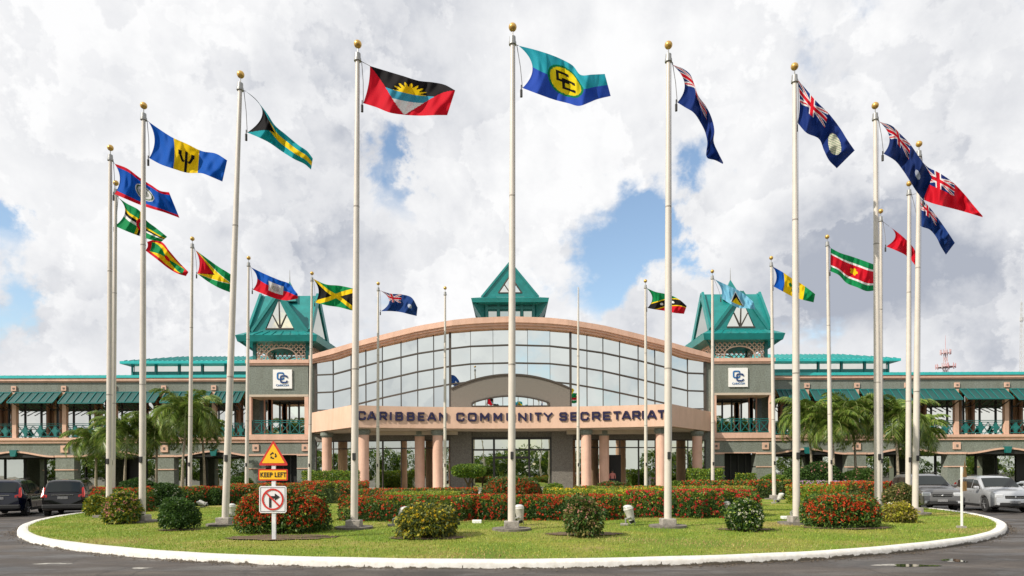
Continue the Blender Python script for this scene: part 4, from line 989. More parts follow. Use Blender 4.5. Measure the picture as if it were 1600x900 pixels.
# ---- poles
for k,(bx_,tx_,by_,lab) in POLES.items():
    d=PD[k]; base=W(bx_,HY,d); base.z=0; zb=lz(base.x,base.y); topx=W(tx_,by_,d).x; tv=Vector((topx,d,HP)); 
    lean=(tv-Vector((base.x,d,0))); up=lean.normalized()
    p=empty('flagpole',(base.x,d,zb),'cream flagpole '+lab,'flagpole','flagpoles in a ring on the roundabout')
    at=lambda z: Vector((base.x,d,0))+lean*(z/HP)
    tz=HP-.42 if k!='bare' else HP-.1
    mb=MB(); mb.tube([at(zb+.2),at(5),at(9),at(tz)],[.102,.095,.08,.058] if k!='bare' else [.1,.09,.07,.03],18); mb.build('shaft',M['pole'],p)
    for zj,rj in ((4.6,.098),(9.1,.082)): mb=MB(); mb.tube([at(zj-.02),at(zj+.02)],[rj,rj-.001],18); mb.build('shaft_joint',M['conc'],p)
    mb=MB(); rp=Vector((.085,-.07,0)); mb.tube([at(2.3)+rp*1.05,at(7)+rp*.95,at(tz-.1)+rp*.75],.006,5); mb.build('hoist_rope',M['rope'],p)
    MB().box(base.x-.2,base.x+.2,d-.2,d+.2,zb+.05,zb+.24).build('plinth',M['conc'],p,bevel=.02)
    mb=MB(); n=24; mb.tube([(base.x,d,zb-.05),(base.x,d,zb+.06)],.52,20,sm=False); mb.build('footing',M['conc_dark'],p)
    if k!='bare':
        mb=MB(); mb.tube([at(tz-.05),at(tz+.02),at(tz+.03),at(tz+.16)],[.10,.10,.085,.08],16); mb.tube([at(tz+.16),at(HP-.05)],.016,8); mb.build('truck',M['grey'],p)
        MB().ball(at(HP),.108,18,12).build('ball',M['gold'],p)
    mb=MB(); mb.box(base.x+.04,base.x+.13,d-.13,d-.05,0,.0001) if False else None
    q=at(2.18)-Vector((0,.10,0)); mb=MB(); mb.box(q.x-.035,q.x+.05,q.y-.05,q.y+.02,q.z-.1,q.z+.1); mb.build('winch_box',M['plastic'],p,bevel=.01)
    if k in HC:
        a,b=[Vector(v) for v in HC[k]]; mb=MB(); s_=at(tz-.05)+Vector((.09,0,0)); mb.tube([s_,a],.009,5); 
        lo=at(b.z-.1)+Vector((.09,0,0)); m1=s_.lerp(b,.5)+Vector((.03,0,0)); mb.tube([s_+Vector((.02,0,0)),m1,b],.011,5); mb.build('halyard',M['rope'],p)
        mb=MB(); mb.tube([b+Vector((-.03,0,-.05)),b+Vector((-.03,0,-.24))],.035,10); mb.tube([b+Vector((-.03,0,.08)),b+Vector((-.03,0,-.05))],.015,6); mb.build('counterweight',M['plastic'],p)
# ================================================================= vegetation
def leafquads(P,N,L,Wd,cols):
    n=len(P); r=rng.normal(size=(n,3)); a=N*.7+r*.8; a/=np.linalg.norm(a,axis=1,keepdims=True); b=np.cross(a,rng.normal(size=(n,3))); b/=np.linalg.norm(b,axis=1,keepdims=True)
    l=(L*rng.uniform(.7,1.3,(n,1))); w_=Wd*rng.uniform(.7,1.3,(n,1)); droop=np.zeros((n,3)); droop[:,2]=-.18; 
    V=np.stack([P,P+a*l*.5+b*w_,P+(a+droop)*l,P+a*l*.5-b*w_],1); return V.reshape(-1,3),np.arange(4*n).reshape(-1,4),cols
GREENS=dict(dark=((.020,.055,.012),(.055,.115,.022)),mid=((.035,.085,.015),(.10,.17,.03)),lime=((.10,.19,.02),(.26,.34,.04)),yellow=((.22,.25,.02),(.50,.42,.04)),croton=((.10,.11,.03),(.34,.26,.09)),olive=((.05,.08,.02),(.13,.15,.04)))
def palette(g,n,mixin=None,fr=0):
    a,b=[np.array(q) for q in GREENS[g]]; t=rng.random((n,1))**1.4; c=a*(1-t)+b*t
    if mixin: a,b=[np.array(q) for q in GREENS[mixin]]; t=rng.random((n,1)); c2=a*(1-t)+b*t; m=rng.random((n,1))<fr; c=np.where(m,c2,c)
    return c
FL=dict(red=((.42,.02,.012),(.74,.09,.04)),orange=((.48,.035,.012),(.78,.13,.045)),crimson=((.45,.015,.02),(.76,.05,.06)),yellow=((.75,.48,.02),(.85,.62,.05)),white=((.62,.62,.45),(.82,.80,.65)),pink=((.62,.22,.20),(.80,.42,.36)),lilac=((.50,.25,.50),(.70,.45,.65)))
def flowers(P,N,kind,R,k,parent,name='blossom'):
    n=len(P)
    if n==0: return
    d=rng.normal(size=(n,k,3))+N[:,None,:]*1.6; d/=np.linalg.norm(d,axis=2,keepdims=True); Q=(P[:,None,:]+d*R*rng.uniform(.5,1,(n,k,1))).reshape(-1,3); Nq=d.reshape(-1,3)
    a,b=[np.array(q) for q in FL[kind]]; t=np.repeat(rng.random((n,1)),k,0)*.7+rng.random((n*k,1))*.3; V,Fq,_=leafquads(Q-Nq*R*.3,Nq,R*.7,R*.22,None); link_arrays(name,V,Fq,M['flower'],parent,cols=a*(1-t)+b*t)

def lump(D,seed,amp):
    s=np.zeros(len(D)); r=np.random.default_rng(seed)
    for f,a in ((2.2,.5),(4.1,.35),(8,.25)):
        K=r.normal(size=(3,3))*f; ph=r.uniform(0,6,3); s+=a*np.sin(D@K[0]+ph[0])*np.cos(D@K[1]+ph[1])
    return 1+amp*s
def bush(name,label,cat,px,pyb,wpx,hpx,g='mid',mixin=None,fr=0,fk=None,fn=0,sq=2.2,leaf=.075,dens=1.0,ratio=1.0,group=None,d=None,fR=.05,trunk=True,amp=.14,zbase=None,core=True):
    d=d or DG(px,pyb); c=W(px,HY,d); z0=(lz(c.x,c.y) if math.hypot(c.x-IC[0],c.y-IC[1])<IR else .12) if zbase is None else zbase
    rx=wpx/2*.86*d/F; h=hpx*.90*d/F; ry=rx*ratio; lf=leaf*max(1,d/26)
    e=empty(name,(c.x,c.y,z0),label,cat,group)
    area=2*PI*((rx*ry)+(rx+ry)*h*.6); n=int(min(40000,area*dens*7/(lf*lf))); sd=random.randrange(9999)
    D_=rng.normal(size=(n,3)); D_/=np.linalg.norm(D_,axis=1,keepdims=True); D_[:,2]=np.where(D_[:,2]<-.55,-D_[:,2],D_[:,2])
    nr=(np.abs(D_)**sq).sum(1)**(-1/sq); rad=nr*lump(D_,sd,amp*1.35)*(1.03-.33*rng.random(n)**2.0); sh_=rng.random(n)<.05; rad=np.where(sh_,rad*rng.uniform(1,1.13,n),rad)
    P=D_*rad[:,None]*np.array([rx,ry,h*.60])+np.array([c.x,c.y,z0+h*.44]); P[:,2]=np.maximum(P[:,2],z0+.03)
    V,Fq,cl=leafquads(P,D_,lf,lf*.30,palette(g,n,mixin,fr)); link_arrays('foliage',V,Fq,M['leaf'],e,cols=cl)
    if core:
        mb=MB(); mb.ball((c.x,c.y,z0+h*.46),1,20,12,sc=(rx*.74,ry*.74,h*.42)); mb.build('inner_growth',mat('inner_twig_mass',tuple(GREENS[g][0]),.9,0,(14,.5),1,10),e)  # core in the deep end of the leaf colours, closes gaps between leaves
    mb=MB()
    for j in range(4): mb.tube([(c.x+random.uniform(-.05,.05),c.y+random.uniform(-.05,.05),z0-.05),(c.x+random.uniform(-.3,.3)*rx,c.y+random.uniform(-.3,.3)*ry,z0+h*.5)],[.03,.015],7)
    mb.build('stem',M['twig'],e)
    if fk:
        n2=int(fn*2.2); D2=rng.normal(size=(n2,3)); D2/=np.linalg.norm(D2,axis=1,keepdims=True); D2[:,2]=np.where(D2[:,2]<-.3,-D2[:,2],D2[:,2]); D2[:,1]=-np.abs(D2[:,1])*np.sign(rng.random(n2)-.15); D2=D2[rng.random(n2)<np.clip(lump(D2*1.6,sd+3,1.3)*.5,.06,1)]
        nr=(np.abs(D2)**sq).sum(1)**(-1/sq); P2=D2*(nr*lump(D2,sd,amp*1.35)*1.0)[:,None]*np.array([rx,ry,h*.60])+np.array([c.x,c.y,z0+h*.44])
        flowers(P2,D2,fk,fR*max(1,d/26),12,e)
    return e
def hedge(label,pts,wid,h,g='mid',mixin=None,fr=0,fk=None,fn=0,leaf=.075,group=None,dens=1.,fR=.05,name='flowering_hedge',cat='hedge',ztop=None,amp=.07,z0=None,fk2=None,toponly=0.):
    "pts: (px,d) along the centre line"
    C=np.array([[W(px,HY,d).x,d] for px,d in pts]); seg=np.r_[0,np.cumsum(np.hypot(*np.diff(C,axis=0).T))]; L=seg[-1]; m=C.mean(0)
    zz0=lz(m[0],m[1]) if z0 is None else z0; h=(ztop-zz0)*.93 if ztop else h
    e=empty(name,(m[0],m[1],zz0),label,cat,group); dm=m[1]; lf=leaf*max(1,dm/26)
    per=wid+2*h; n=int(min(60000,L*per*dens*6.5/(lf*lf))); sd=random.randrange(9999)
    def pos(n,inner):
        t=rng.uniform(-.02,1.02,n); s_=np.clip(t,0,1)*L; x=np.interp(s_,seg,C[:,0]); y=np.interp(s_,seg,C[:,1]); i=np.clip(np.searchsorted(seg,s_)-1,0,len(C)-2); T=(C[i+1]-C[i]); T/=np.linalg.norm(T,axis=1,keepdims=True); Nn=np.c_[T[:,1],-T[:,0]]
        th=rng.uniform(-.1,PI+.1,n); cth,sth=np.cos(th),np.sin(th); q=(np.abs(cth)**4.5+np.abs(sth)**4.5)**(-1/4.5); dist=np.minimum(np.clip(t,0,1),1-np.clip(t,0,1))*L; endf=np.clip(dist/(wid*.40),0.10,1)**.30
        lum=lump(np.c_[x*.9,y*.9,th*.5],sd,amp); r=(1-inner*rng.random(n)**2)
        k=q*lum*r; X=x+Nn[:,0]*cth*k*wid/2*endf; Y=y+Nn[:,1]*cth*k*wid/2*endf; Z_=zz0+np.maximum(.03,sth*k*h*np.where(endf<.5,.75+.5*endf,1)); N_=np.c_[Nn[:,0]*cth,Nn[:,1]*cth,sth]
        return np.c_[X,Y,Z_],N_
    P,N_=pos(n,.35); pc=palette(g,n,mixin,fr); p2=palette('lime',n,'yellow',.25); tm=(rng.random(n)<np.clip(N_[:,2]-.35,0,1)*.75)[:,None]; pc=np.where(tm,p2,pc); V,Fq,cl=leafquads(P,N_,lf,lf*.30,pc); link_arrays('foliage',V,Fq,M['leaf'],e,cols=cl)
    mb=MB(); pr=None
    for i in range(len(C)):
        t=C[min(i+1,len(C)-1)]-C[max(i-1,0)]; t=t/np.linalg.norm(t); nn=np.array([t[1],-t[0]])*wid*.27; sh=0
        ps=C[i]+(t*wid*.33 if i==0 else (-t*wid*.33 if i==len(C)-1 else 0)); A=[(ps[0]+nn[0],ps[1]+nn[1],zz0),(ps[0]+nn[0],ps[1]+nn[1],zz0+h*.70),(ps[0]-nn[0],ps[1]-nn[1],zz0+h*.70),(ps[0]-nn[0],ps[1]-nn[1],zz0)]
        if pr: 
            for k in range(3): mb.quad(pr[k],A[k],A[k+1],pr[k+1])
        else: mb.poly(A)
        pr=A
    mb.poly(pr); mb.build('inner_growth',mat('inner_twig_mass',tuple(GREENS[g][0]),.9,0,(14,.5),1,10),e)
    if fk:
        fn=int(fn*1.45); toponly=max(toponly,.45); fR*=1.15; P,N_=pos(fn*2,.0); keep=(rng.random(len(P))<np.where(N_[:,2]>.45,1,1-toponly))&(rng.random(len(P))<lump(P*.8,sd+1,.9)*.75); P,N_=P[keep][:fn],N_[keep][:fn]; flowers(P,N_,fk,fR*max(1,dm/26),12,e)
    return e
GF='clipped flowering hedges on the roundabout'; GB='shrubs dotted over the roundabout lawn'
# front shrubs
bush('ixora_shrub','large mound of ixora with red flower heads behind the traffic sign','shrub',441,850,146,66,'mid','lime',.14,'orange',520,sq=3.6,leaf=.08,ratio=.72,group=GF,fR=.06,amp=.10,d=17.4)
bush('ixora_shrub','squared ixora mound with orange red blooms right of the large disc ensign pole','shrub',1313,835,118,52,'mid','lime',.14,'orange',440,sq=3.8,leaf=.08,ratio=.75,group=GF,fR=.056,amp=.08,d=18.4)
bush('shrub','round dark green shrub left of the leaning pole','shrub',280,837,62,50,'mid','dark',.45,None,0,leaf=.08,ratio=1,group=GB,dens=.8)
bush('shrub','dark shrub with small white flowers behind the left poles','shrub',259,801,52,42,'dark','mid',.4,'white',40,leaf=.08,group=GB,fR=.05)
bush('shrub','small dark shrub beside a white floodlight on the left lawn','shrub',338,795,28,27,'dark','mid',.4,None,0,group=GB)
bush('croton','yellow green croton bush around the foot of the leftmost pole','shrub',150,812,36,32,'yellow','mid',.45,None,0,group=GB,leaf=.09)
bush('croton','pink and green croton bush between the two leftmost poles','shrub',190,826,56,48,'yellow','mid',.55,'pink',70,group=GB,leaf=.09,fR=.06)
bush('shrub','yellow flowered shrub in front of a white floodlight','shrub',667,850,98,52,'olive','yellow',.32,'yellow',95,group=GB,leaf=.08,sq=2.6,fR=.045,amp=.2)
bush('shrub','pinkish green shrub standing on bare soil right of the centre pole','shrub',911,850,60,64,'mid','croton',.35,'pink',38,group=GB,leaf=.08,amp=.2,fR=.045)
bush('shrub','compact shrub with cream white flowers on bare soil','shrub',1163,840,56,50,'dark','lime',.3,'white',75,group=GB,leaf=.08,fR=.05)
bush('croton','dark olive shrub beside the red ensign pole','shrub',1406,802,52,40,'olive','croton',.4,'pink',30,group=GB,leaf=.09)
bush('croton','low golden croton at the foot of the right hand poles','shrub',1405,824,52,30,'yellow','croton',.5,None,0,group=GB,leaf=.09,amp=.25)
for px,py,r in ((911,846,.95),(1163,838,.75),(440,851,1.3),(667,852,.9),(280,838,.6),(190,826,.5),(1320,834,1.2)):
    dd=DG(px,py); c=W(px,HY,dd); mb=MB(); n=26; mb.poly([(c.x+r*math.cos(2*PI*k/n)*(1+.12*math.sin(k*2.3)),c.y+.5*r*math.sin(2*PI*k/n)*(1+.15*math.sin(k*1.7)),lz(c.x,c.y)+.02) for k in range(n)]); tag(mb.build('soil_patch',M['soil'],fix=False),kind='structure')
# middle hedges
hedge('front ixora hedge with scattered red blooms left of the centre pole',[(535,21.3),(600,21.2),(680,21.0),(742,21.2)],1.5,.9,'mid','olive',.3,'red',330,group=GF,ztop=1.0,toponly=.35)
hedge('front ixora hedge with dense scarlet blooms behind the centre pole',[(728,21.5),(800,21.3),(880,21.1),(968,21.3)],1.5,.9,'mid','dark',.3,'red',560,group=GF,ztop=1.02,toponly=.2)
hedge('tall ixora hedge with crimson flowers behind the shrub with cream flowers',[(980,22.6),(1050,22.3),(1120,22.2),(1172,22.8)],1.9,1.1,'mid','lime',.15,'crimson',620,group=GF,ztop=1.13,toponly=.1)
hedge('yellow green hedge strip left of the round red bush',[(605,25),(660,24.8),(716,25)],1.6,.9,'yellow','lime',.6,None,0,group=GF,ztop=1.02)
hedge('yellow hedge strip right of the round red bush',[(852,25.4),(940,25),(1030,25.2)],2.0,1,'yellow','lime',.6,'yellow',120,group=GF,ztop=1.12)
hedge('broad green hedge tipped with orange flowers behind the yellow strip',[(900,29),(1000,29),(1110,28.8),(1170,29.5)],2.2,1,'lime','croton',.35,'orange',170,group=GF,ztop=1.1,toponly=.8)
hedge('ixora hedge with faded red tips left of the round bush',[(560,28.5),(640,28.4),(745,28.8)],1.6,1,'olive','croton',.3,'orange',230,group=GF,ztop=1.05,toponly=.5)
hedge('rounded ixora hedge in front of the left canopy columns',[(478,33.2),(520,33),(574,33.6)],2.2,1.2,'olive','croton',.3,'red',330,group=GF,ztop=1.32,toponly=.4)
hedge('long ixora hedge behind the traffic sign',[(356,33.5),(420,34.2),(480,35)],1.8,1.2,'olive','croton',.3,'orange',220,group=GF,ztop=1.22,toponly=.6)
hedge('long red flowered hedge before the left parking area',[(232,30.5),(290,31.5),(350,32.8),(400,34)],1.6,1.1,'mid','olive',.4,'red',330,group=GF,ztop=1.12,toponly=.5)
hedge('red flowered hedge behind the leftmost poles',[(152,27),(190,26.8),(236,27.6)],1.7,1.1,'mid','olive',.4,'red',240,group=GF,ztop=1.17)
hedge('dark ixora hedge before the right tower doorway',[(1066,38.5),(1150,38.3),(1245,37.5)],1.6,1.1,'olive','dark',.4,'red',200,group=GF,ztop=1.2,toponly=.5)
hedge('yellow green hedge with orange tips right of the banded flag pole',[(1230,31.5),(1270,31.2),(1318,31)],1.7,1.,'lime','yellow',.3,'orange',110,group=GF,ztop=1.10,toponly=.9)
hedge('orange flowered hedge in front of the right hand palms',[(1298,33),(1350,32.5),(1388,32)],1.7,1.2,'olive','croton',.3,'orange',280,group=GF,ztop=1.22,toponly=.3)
bush('round_shrub','big round ixora dome covered in orange red flowers behind the centre pole','shrub',800,800,104,52,'mid','olive',.3,'orange',600,group=GF,d=26.6,leaf=.08,sq=2.4,fR=.055,amp=.06)
bush('round_shrub','low ixora mound between the right canopy columns','shrub',957,790,56,24,'olive','mid',.3,'red',110,group=GF,d=40,leaf=.08,fR=.045)
bush('round_shrub','small lime shrub right of the round ixora dome','shrub',865,790,34,22,'lime','mid',.3,None,0,group=GF,d=38)
# building side planting
hedge('clipped bright green box hedge at the left end of the lobby',[(474,52),(560,52)],1.6,1,'lime','mid',.4,None,0,group='clipped green hedges along the building',ztop=1.95,name='box_hedge',z0=.12)
hedge('clipped bright green box hedge at the right end of the lobby',[(1076,52),(1128,52)],1.6,1,'lime','mid',.35,None,0,group='clipped green hedges along the building',ztop=2.0,name='box_hedge',z0=.12)
hedge('small clipped hedge before the dark right doorway',[(1150,53),(1180,53)],1.2,1,'mid','lime',.4,None,0,group='clipped green hedges along the building',ztop=1.6,name='box_hedge',z0=.12)
for (px,wd,hp,g,lb) in ((1210,52,27,'lime','bright green leafy shrub before the right wing'),(1245,46,38,'mid','mid green shrub below the right hand palms'),(1285,60,46,'dark','dark garden shrub under the palms'),(375,44,26,'mid','light green shrub left of the traffic sign, by the wall'),(1060,36,16,'lime','low variegated shrub beside the corner column'),(215,60,24,'dark','dark shrub below the left hand palms'),(1345,60,36,'mid','leafy shrub with pale pink flowers right of the palms')):
    bush('garden_shrub',lb,'shrub',px,770,wd,hp,g,'mid',.3,'pink' if px in (1285,1345) else None,45,d=51.5,group='garden shrubs in front of the wings',zbase=.12,fR=.05)
hedge('low bed of lilac flowers in front of the right wing',[(1250,46.8),(1310,46.5),(1350,46)],1.2,.8,'mid','lime',.5,'lilac',150,group=None,ztop=1.0,name='flower_bed',cat='flower bed',fR=.05,z0=.1)
# umbrella topiary
def topiary(px,d,lab,w_=2.35):
    c=W(px,HY,d); e=empty('topiary_tree',(c.x,c.y,.13),lab,'topiary'); n=6000; D_=rng.normal(size=(n,3)); D_/=np.linalg.norm(D_,axis=1,keepdims=True)
    P=D_*((np.abs(D_)**2.8).sum(1)**(-1/2.8)*lump(D_,5,.07)*(1-.3*rng.random(n)**2))[:,None]*np.array([w_/2,w_/2,.42])+np.array([c.x,c.y,zl(735,d)+.0])
    V,Fq,cl=leafquads(P,D_,.14,.045,palette('lime',n,'mid',.4)); link_arrays('crown',V,Fq,M['leaf'],e,cols=cl)
    mb=MB(); 
    for a in range(5): mb.tube([(c.x,c.y,.1),(c.x+.1*math.cos(a*1.3),c.y,.9),(c.x+.7*math.cos(a*1.3),c.y+.5*math.sin(a*1.3),1.75)],[.08,.06,.03],8)
    mb.build('trunk',M['twig'],e)
topiary(732,47,'flat topped umbrella shaped topiary in front of the left entrance pier')
# ---- palms
def palm(px,d,ycrown,rpx,lab,lean=0,nf=17,seed=1,trunkdx=0):
    rs=np.random.default_rng(seed); c=W(px,HY,d); bx=c.x+trunkdx*d/F; zc_=zl(ycrown,d); R=rpx*d/F*1.28
    e=empty('palm_tree',(bx,d,.12),lab,'palm tree','palm trees before the wings')
    top=Vector((c.x,d,zc_)); b=Vector((bx,d,.08)); m1=b.lerp(top,.5)+Vector((-(c.x-bx)*.18,0,0))
    pts=[b,b.lerp(m1,.5),m1,m1.lerp(top,.55),top]; MB().tube(pts,[.15,.11,.09,.085,.06],12).build('trunk',M['trunk'],e)
    MB().tube([top-Vector((0,0,.9)),top-Vector((0,0,.4)),top+Vector((0,0,.05))],[.10,.13,.07],12).build('crownshaft',mat('green_crownshaft',(.20,.27,.09),.5),e)
    VV=[];CC=[];SP=MB()
    nf=int(nf*1.35)
    for f in range(nf):
        az=2*PI*f*.382*1.0+rs.uniform(-.2,.2); el0=rs.uniform(.0,1.35); L=R*rs.uniform(.95,1.3); n=34
        hd=Vector((math.cos(az),math.sin(az),0)); p=Vector(top); ang=el0; path=[p.copy()]
        for k in range(n):
            ang-= (.030+.022*max(0,1-el0))*(1+1.6*k/n); p=p+(hd*math.cos(ang)+Vector((0,0,math.sin(ang))))*(L/n); path.append(p.copy())
        SP.tube([path[i] for i in range(0,n+1,3)],[.035*(1-.8*i/n) for i in range(0,n+1,3)],5)
        side=hd.cross(Vector((0,0,1)))
        for k in range(3,n+1):
            t=k/n; tan=(path[k]-path[k-1]).normalized(); ll=R*.34*math.sin(PI*min(1,.18+t*.80))**.7*rs.uniform(.85,1.1)
            for sgn in (-1,1):
                for rep in range(2):
                    o=path[k-1].lerp(path[k],rs.random()); dr=(side*sgn*.85+tan*.65+Vector((0,0,rs.uniform(-.25,.25)))).normalized(); q=o+dr*ll*.5; tip=o+dr*ll+Vector((0,0,-ll*rs.uniform(.18,.5))); wv_=tan*.044 + Vector((0,0,.018))
                    VV+= [o-wv_*.6,q-wv_,tip,q+wv_]; v_=rs.random(); CC.append(np.array([.05,.12,.018])*(1-v_)+np.array([.26,.34,.06])*v_ if rs.random()>.05 else np.array([.30,.26,.09]))
    V=np.array([tuple(v) for v in VV]); link_arrays('frond',V,np.arange(len(V)).reshape(-1,4),M['palm'],e,cols=np.array(CC)); SP.build('frond_rib',M['leafrib'],e)
M['leafrib']=mat('frond_rib',(.20,.24,.07),.6)
palm(150,55,688,36,'short palm at the far left beside the parked cars',seed=11,nf=22)
palm(200,53,676,44,'left hand palm behind the two leftmost poles',seed=12,nf=24,trunkdx=-6)
palm(246,54,672,40,'slanting palm left of the thin flagpole',seed=13,nf=22,trunkdx=-2)
palm(292,52,645,46,'tallest palm of the left group',seed=14,nf=28,trunkdx=-8)
palm(316,56,672,34,'small palm right of the tallest left palm',seed=15,nf=18,trunkdx=4)
palm(1262,54,655,42,'leftmost palm of the right group',seed=21,nf=26,trunkdx=8)
palm(1300,52,668,40,'low bushy palm between two thin flagpoles',seed=22,nf=26,trunkdx=4)
palm(1332,53,650,44,'palm with slim curved trunk in the middle of the right group',seed=23,nf=26,trunkdx=6)
palm(1398,52,655,46,'palm between the right hand flagpoles',seed=24,nf=28,trunkdx=6)
palm(1432,55,680,38,'rightmost drooping palm beside the parked vehicles',seed=25,nf=24,trunkdx=-10)
# tree belt behind the camera (seen mirrored in the ground floor glass)
def belt(x0,x1,y0,n,h,name,label):
    C=[(x0+(x1-x0)*random.random(),y0+random.uniform(-6,6),random.uniform(.6,1.0)*h) for _ in range(95)]; P=[];N_=[]
    for cx,cy,ch in C:
        k=n//95; D_=rng.normal(size=(k,3)); D_/=np.linalg.norm(D_,axis=1,keepdims=True); r=rng.uniform(.7,1,(k,1))*lump(D_,random.randrange(999),.25)[:,None]; P.append(D_*r*np.array([4.2,3,ch*.5])+np.array([cx,cy,ch*.5])); N_.append(D_)
    P=np.vstack(P); N_=np.vstack(N_); V,Fq,cl=leafquads(P,N_,.55,.2,palette('mid',len(P),'lime',.5)); tag(link_arrays(name,V,Fq,M['leaf'],cols=cl),label,'tree belt',kind='stuff')
belt(-190,190,-34,95000,8.2,'woodland','dense belt of garden trees across the road, mirrored in the ground floor glass')
# ================================================================= floodlights
def flood(px,pyb,lab,az=0,tilt=.35,s=1.0,d=None):
    d=d or DG(px,pyb); c=W(px,HY,d); z0=lz(c.x,c.y); e=empty('floodlight',(c.x,c.y,z0),lab,'floodlight','floodlights on the roundabout lawn')
    s*=.86; R=Matrix.Rotation(az,4,'Z'); 
    def T(v): return c.xy.to_3d()+Vector((0,0,z0))+R@(Vector(v)*s)
    mb=MB(); mb.box(-.30,-.08,-.07,.07,.0,.07,M=Matrix.Translation((c.x,c.y,z0))@R@Matrix.Scale(s,4)); mb.build('ballast_box',M['conc'],e,bevel=.01)
    mb=MB(); mb.tube([T((-.14,0,.04)),T((-.14,-.02,.2)),T((-.02,-.15,.26))],.02,6); mb.tube([T((-.14,0,.04)),T((-.14,.1,.2)),T((.0,.15,.26))],.02,6); mb.tube([T((0,0,.05)),T((0,0,.12))],.03,8); mb.tube([T((.12,0,.02)),T((.12,-.1,.1)),T((.05,-.15,.26))],.012,6); mb.build('yoke',M['grey'],e)
    ax=Vector((math.sin(tilt)*-1,0,math.cos(tilt)*1)); p0=Vector((.04,0,.13)); 
    pts=[p0,p0+ax*.03,p0+ax*.12,p0+ax*.34,p0+ax*.38,p0+ax*.44]; mb=MB(); mb.tube([T(p) for p in pts],[.06*s,.095*s,.105*s,.14*s,.155*s,.135*s],20); mb.build('lamp_housing',M['floodw'],e)
    mb=MB(); mb.ball(T(p0+ax*.44),.145*s,16,8,sc=(1,1,.5)); mb.build('lens',M['lens'],e)
    mb=MB(); mb.tube([T(p0-ax*.06),T(p0+ax*.03)],[.06*s,.10*s],14); mb.build('lamp_socket',M['plastic'],e)
M['floodw']=mat('weathered_white_housing',(.50,.48,.44),.55,0,(12,.25)); M['lens']=mat('frosted_lens',(.55,.55,.52),.2)
flood(985,832,'white bell floodlight on open grass between the pinkish shrub and a pole',.0,.28,1.1)
flood(811,832,'white floodlight partly hidden by the centre pole',.1,.1,1.1)
flood(621,833,'white floodlight leaning right behind the yellow flowered shrub',.2,-.45,1.1)
flood(361,822,'white floodlight between the leaning pole and the big ixora mound',.3,.05,1.0)
flood(322,799,'white floodlight lying nearly flat on the left lawn',0,1.25,1.0)
flood(1214,793,'white floodlight at the foot of the banded flag pole',0,-.5,1.0)
flood(1137,818,'floodlight peeping out left of the shrub with cream flowers',.2,.2,1.0)
flood(1242,818,'floodlight just behind the right hand disc ensign pole',.2,-1.0,1.0)
flood(1383,815,'floodlight beside the golden croton',.2,-.6,1.0)
for (px,py,w_) in ((745,828,.28),(1228,820,.3)):
    dd=DG(px,py); c=W(px,HY,dd); tag(MB().box(c.x-w_/2,c.x+w_/2,dd-.09,dd+.09,lz(c.x,dd)-.02,lz(c.x,dd)+.09).build('junction_box',M['white'],None,bevel=.015),'low pale box set in the grass '+('left of the centre pole' if px<800 else 'beside the right disc ensign pole'),'junction box')
tag(MB().box(W(1150,HY,38.6).x,W(1262,HY,38.6).x,38.9,39.15,.1,.3).build('garden_kerb',M['kerb']),kind='structure')
# ================================================================= signs
def txt(s,size,loc,m,parent,bold=.02,sx=1.0):
    cu=bpy.data.curves.new('t','FONT'); cu.body=s; cu.size=size; cu.align_x='CENTER'; cu.align_y='CENTER'; cu.offset=bold; cu.extrude=.002; cu.space_character=1.08
    to=bpy.data.objects.new('t',cu); sc.collection.objects.link(to); bpy.context.view_layer.update(); me=bpy.data.meshes.new_from_object(to.evaluated_get(bpy.context.evaluated_depsgraph_get())); bpy.data.objects.remove(to)
    me.transform(Matrix.Translation(loc)@Matrix.Rotation(PI/2,4,'X')@Matrix.Diagonal((sx,1,1,1))); me.materials.clear(); me.materials.append(m); o=bpy.data.objects.new('wording',me); sc.collection.objects.link(o); o.parent=parent; o.matrix_parent_inverse=Matrix.Translation(-parent_loc(parent)); return o
ds=DG(427,855); k=ds/F; cs=W(427,HY,ds)
e=empty('traffic_sign',(cs.x,ds,lz(cs.x,ds)),'traffic sign post with yellow triangle, KEEP LEFT plate and no right turn plate','traffic sign')
def SP(px,py,o=0): v=W(px,py,ds); return Vector((v.x,ds-o,v.z))
MB().box(cs.x-.045,cs.x+.045,ds+.012,ds+.06,.1,SP(427,697).z).build('post',mat('white_sign_post',(.66,.66,.68),.5,0,(5,.2)),e)
def tri(cx,cy,R,o,corner=.16):
    pts=[]
    P=[Vector((0,1)),Vector((-.98,-.66)),Vector((.98,-.66))]
    for i in range(3):
        a,b,c=P[i-1],P[i],P[(i+1)%3]
        for t in (0,.25,.5,.75,1): 
            p0=b.lerp(a,corner*.5); p1=b.lerp(c,corner*.5); q=p0.lerp(b,t).lerp(b.lerp(p1,t),t); pts.append(SP(cx+q.x*R,cy-q.y*R,o))
    return pts
MB().prism(tri(427,711.5,24,.0),(0,.012,0)).build('triangle_border',M['red'],e); MB().prism(tri(427,711.5,18.3,.004,.1),(0,.003,0)).build('triangle_plate',M['yellow'],e)
mb=MB()
for j in range(3):
    a0=math.radians(90+120*j+18); pr=None
    for q in range(6):
        a=a0+math.radians(62)*q/5; o=(427+5.2*math.cos(a),712-5.2*math.sin(a)); i=(427+3.2*math.cos(a),712-3.2*math.sin(a))
        if pr: mb.poly([SP(*pr[0],.008),SP(*o,.008),SP(*i,.008),SP(*pr[1],.008)])
        pr=(o,i)
    a=a0-.02; mb.poly([SP(427+6.6*math.cos(a),712-6.6*math.sin(a),.008),SP(427+1.9*math.cos(a),712-1.9*math.sin(a),.008),SP(427+4.3*math.cos(a-.55),712-4.3*math.sin(a-.55),.008)])
mb.build('roundabout_symbol',M['blk'],e)
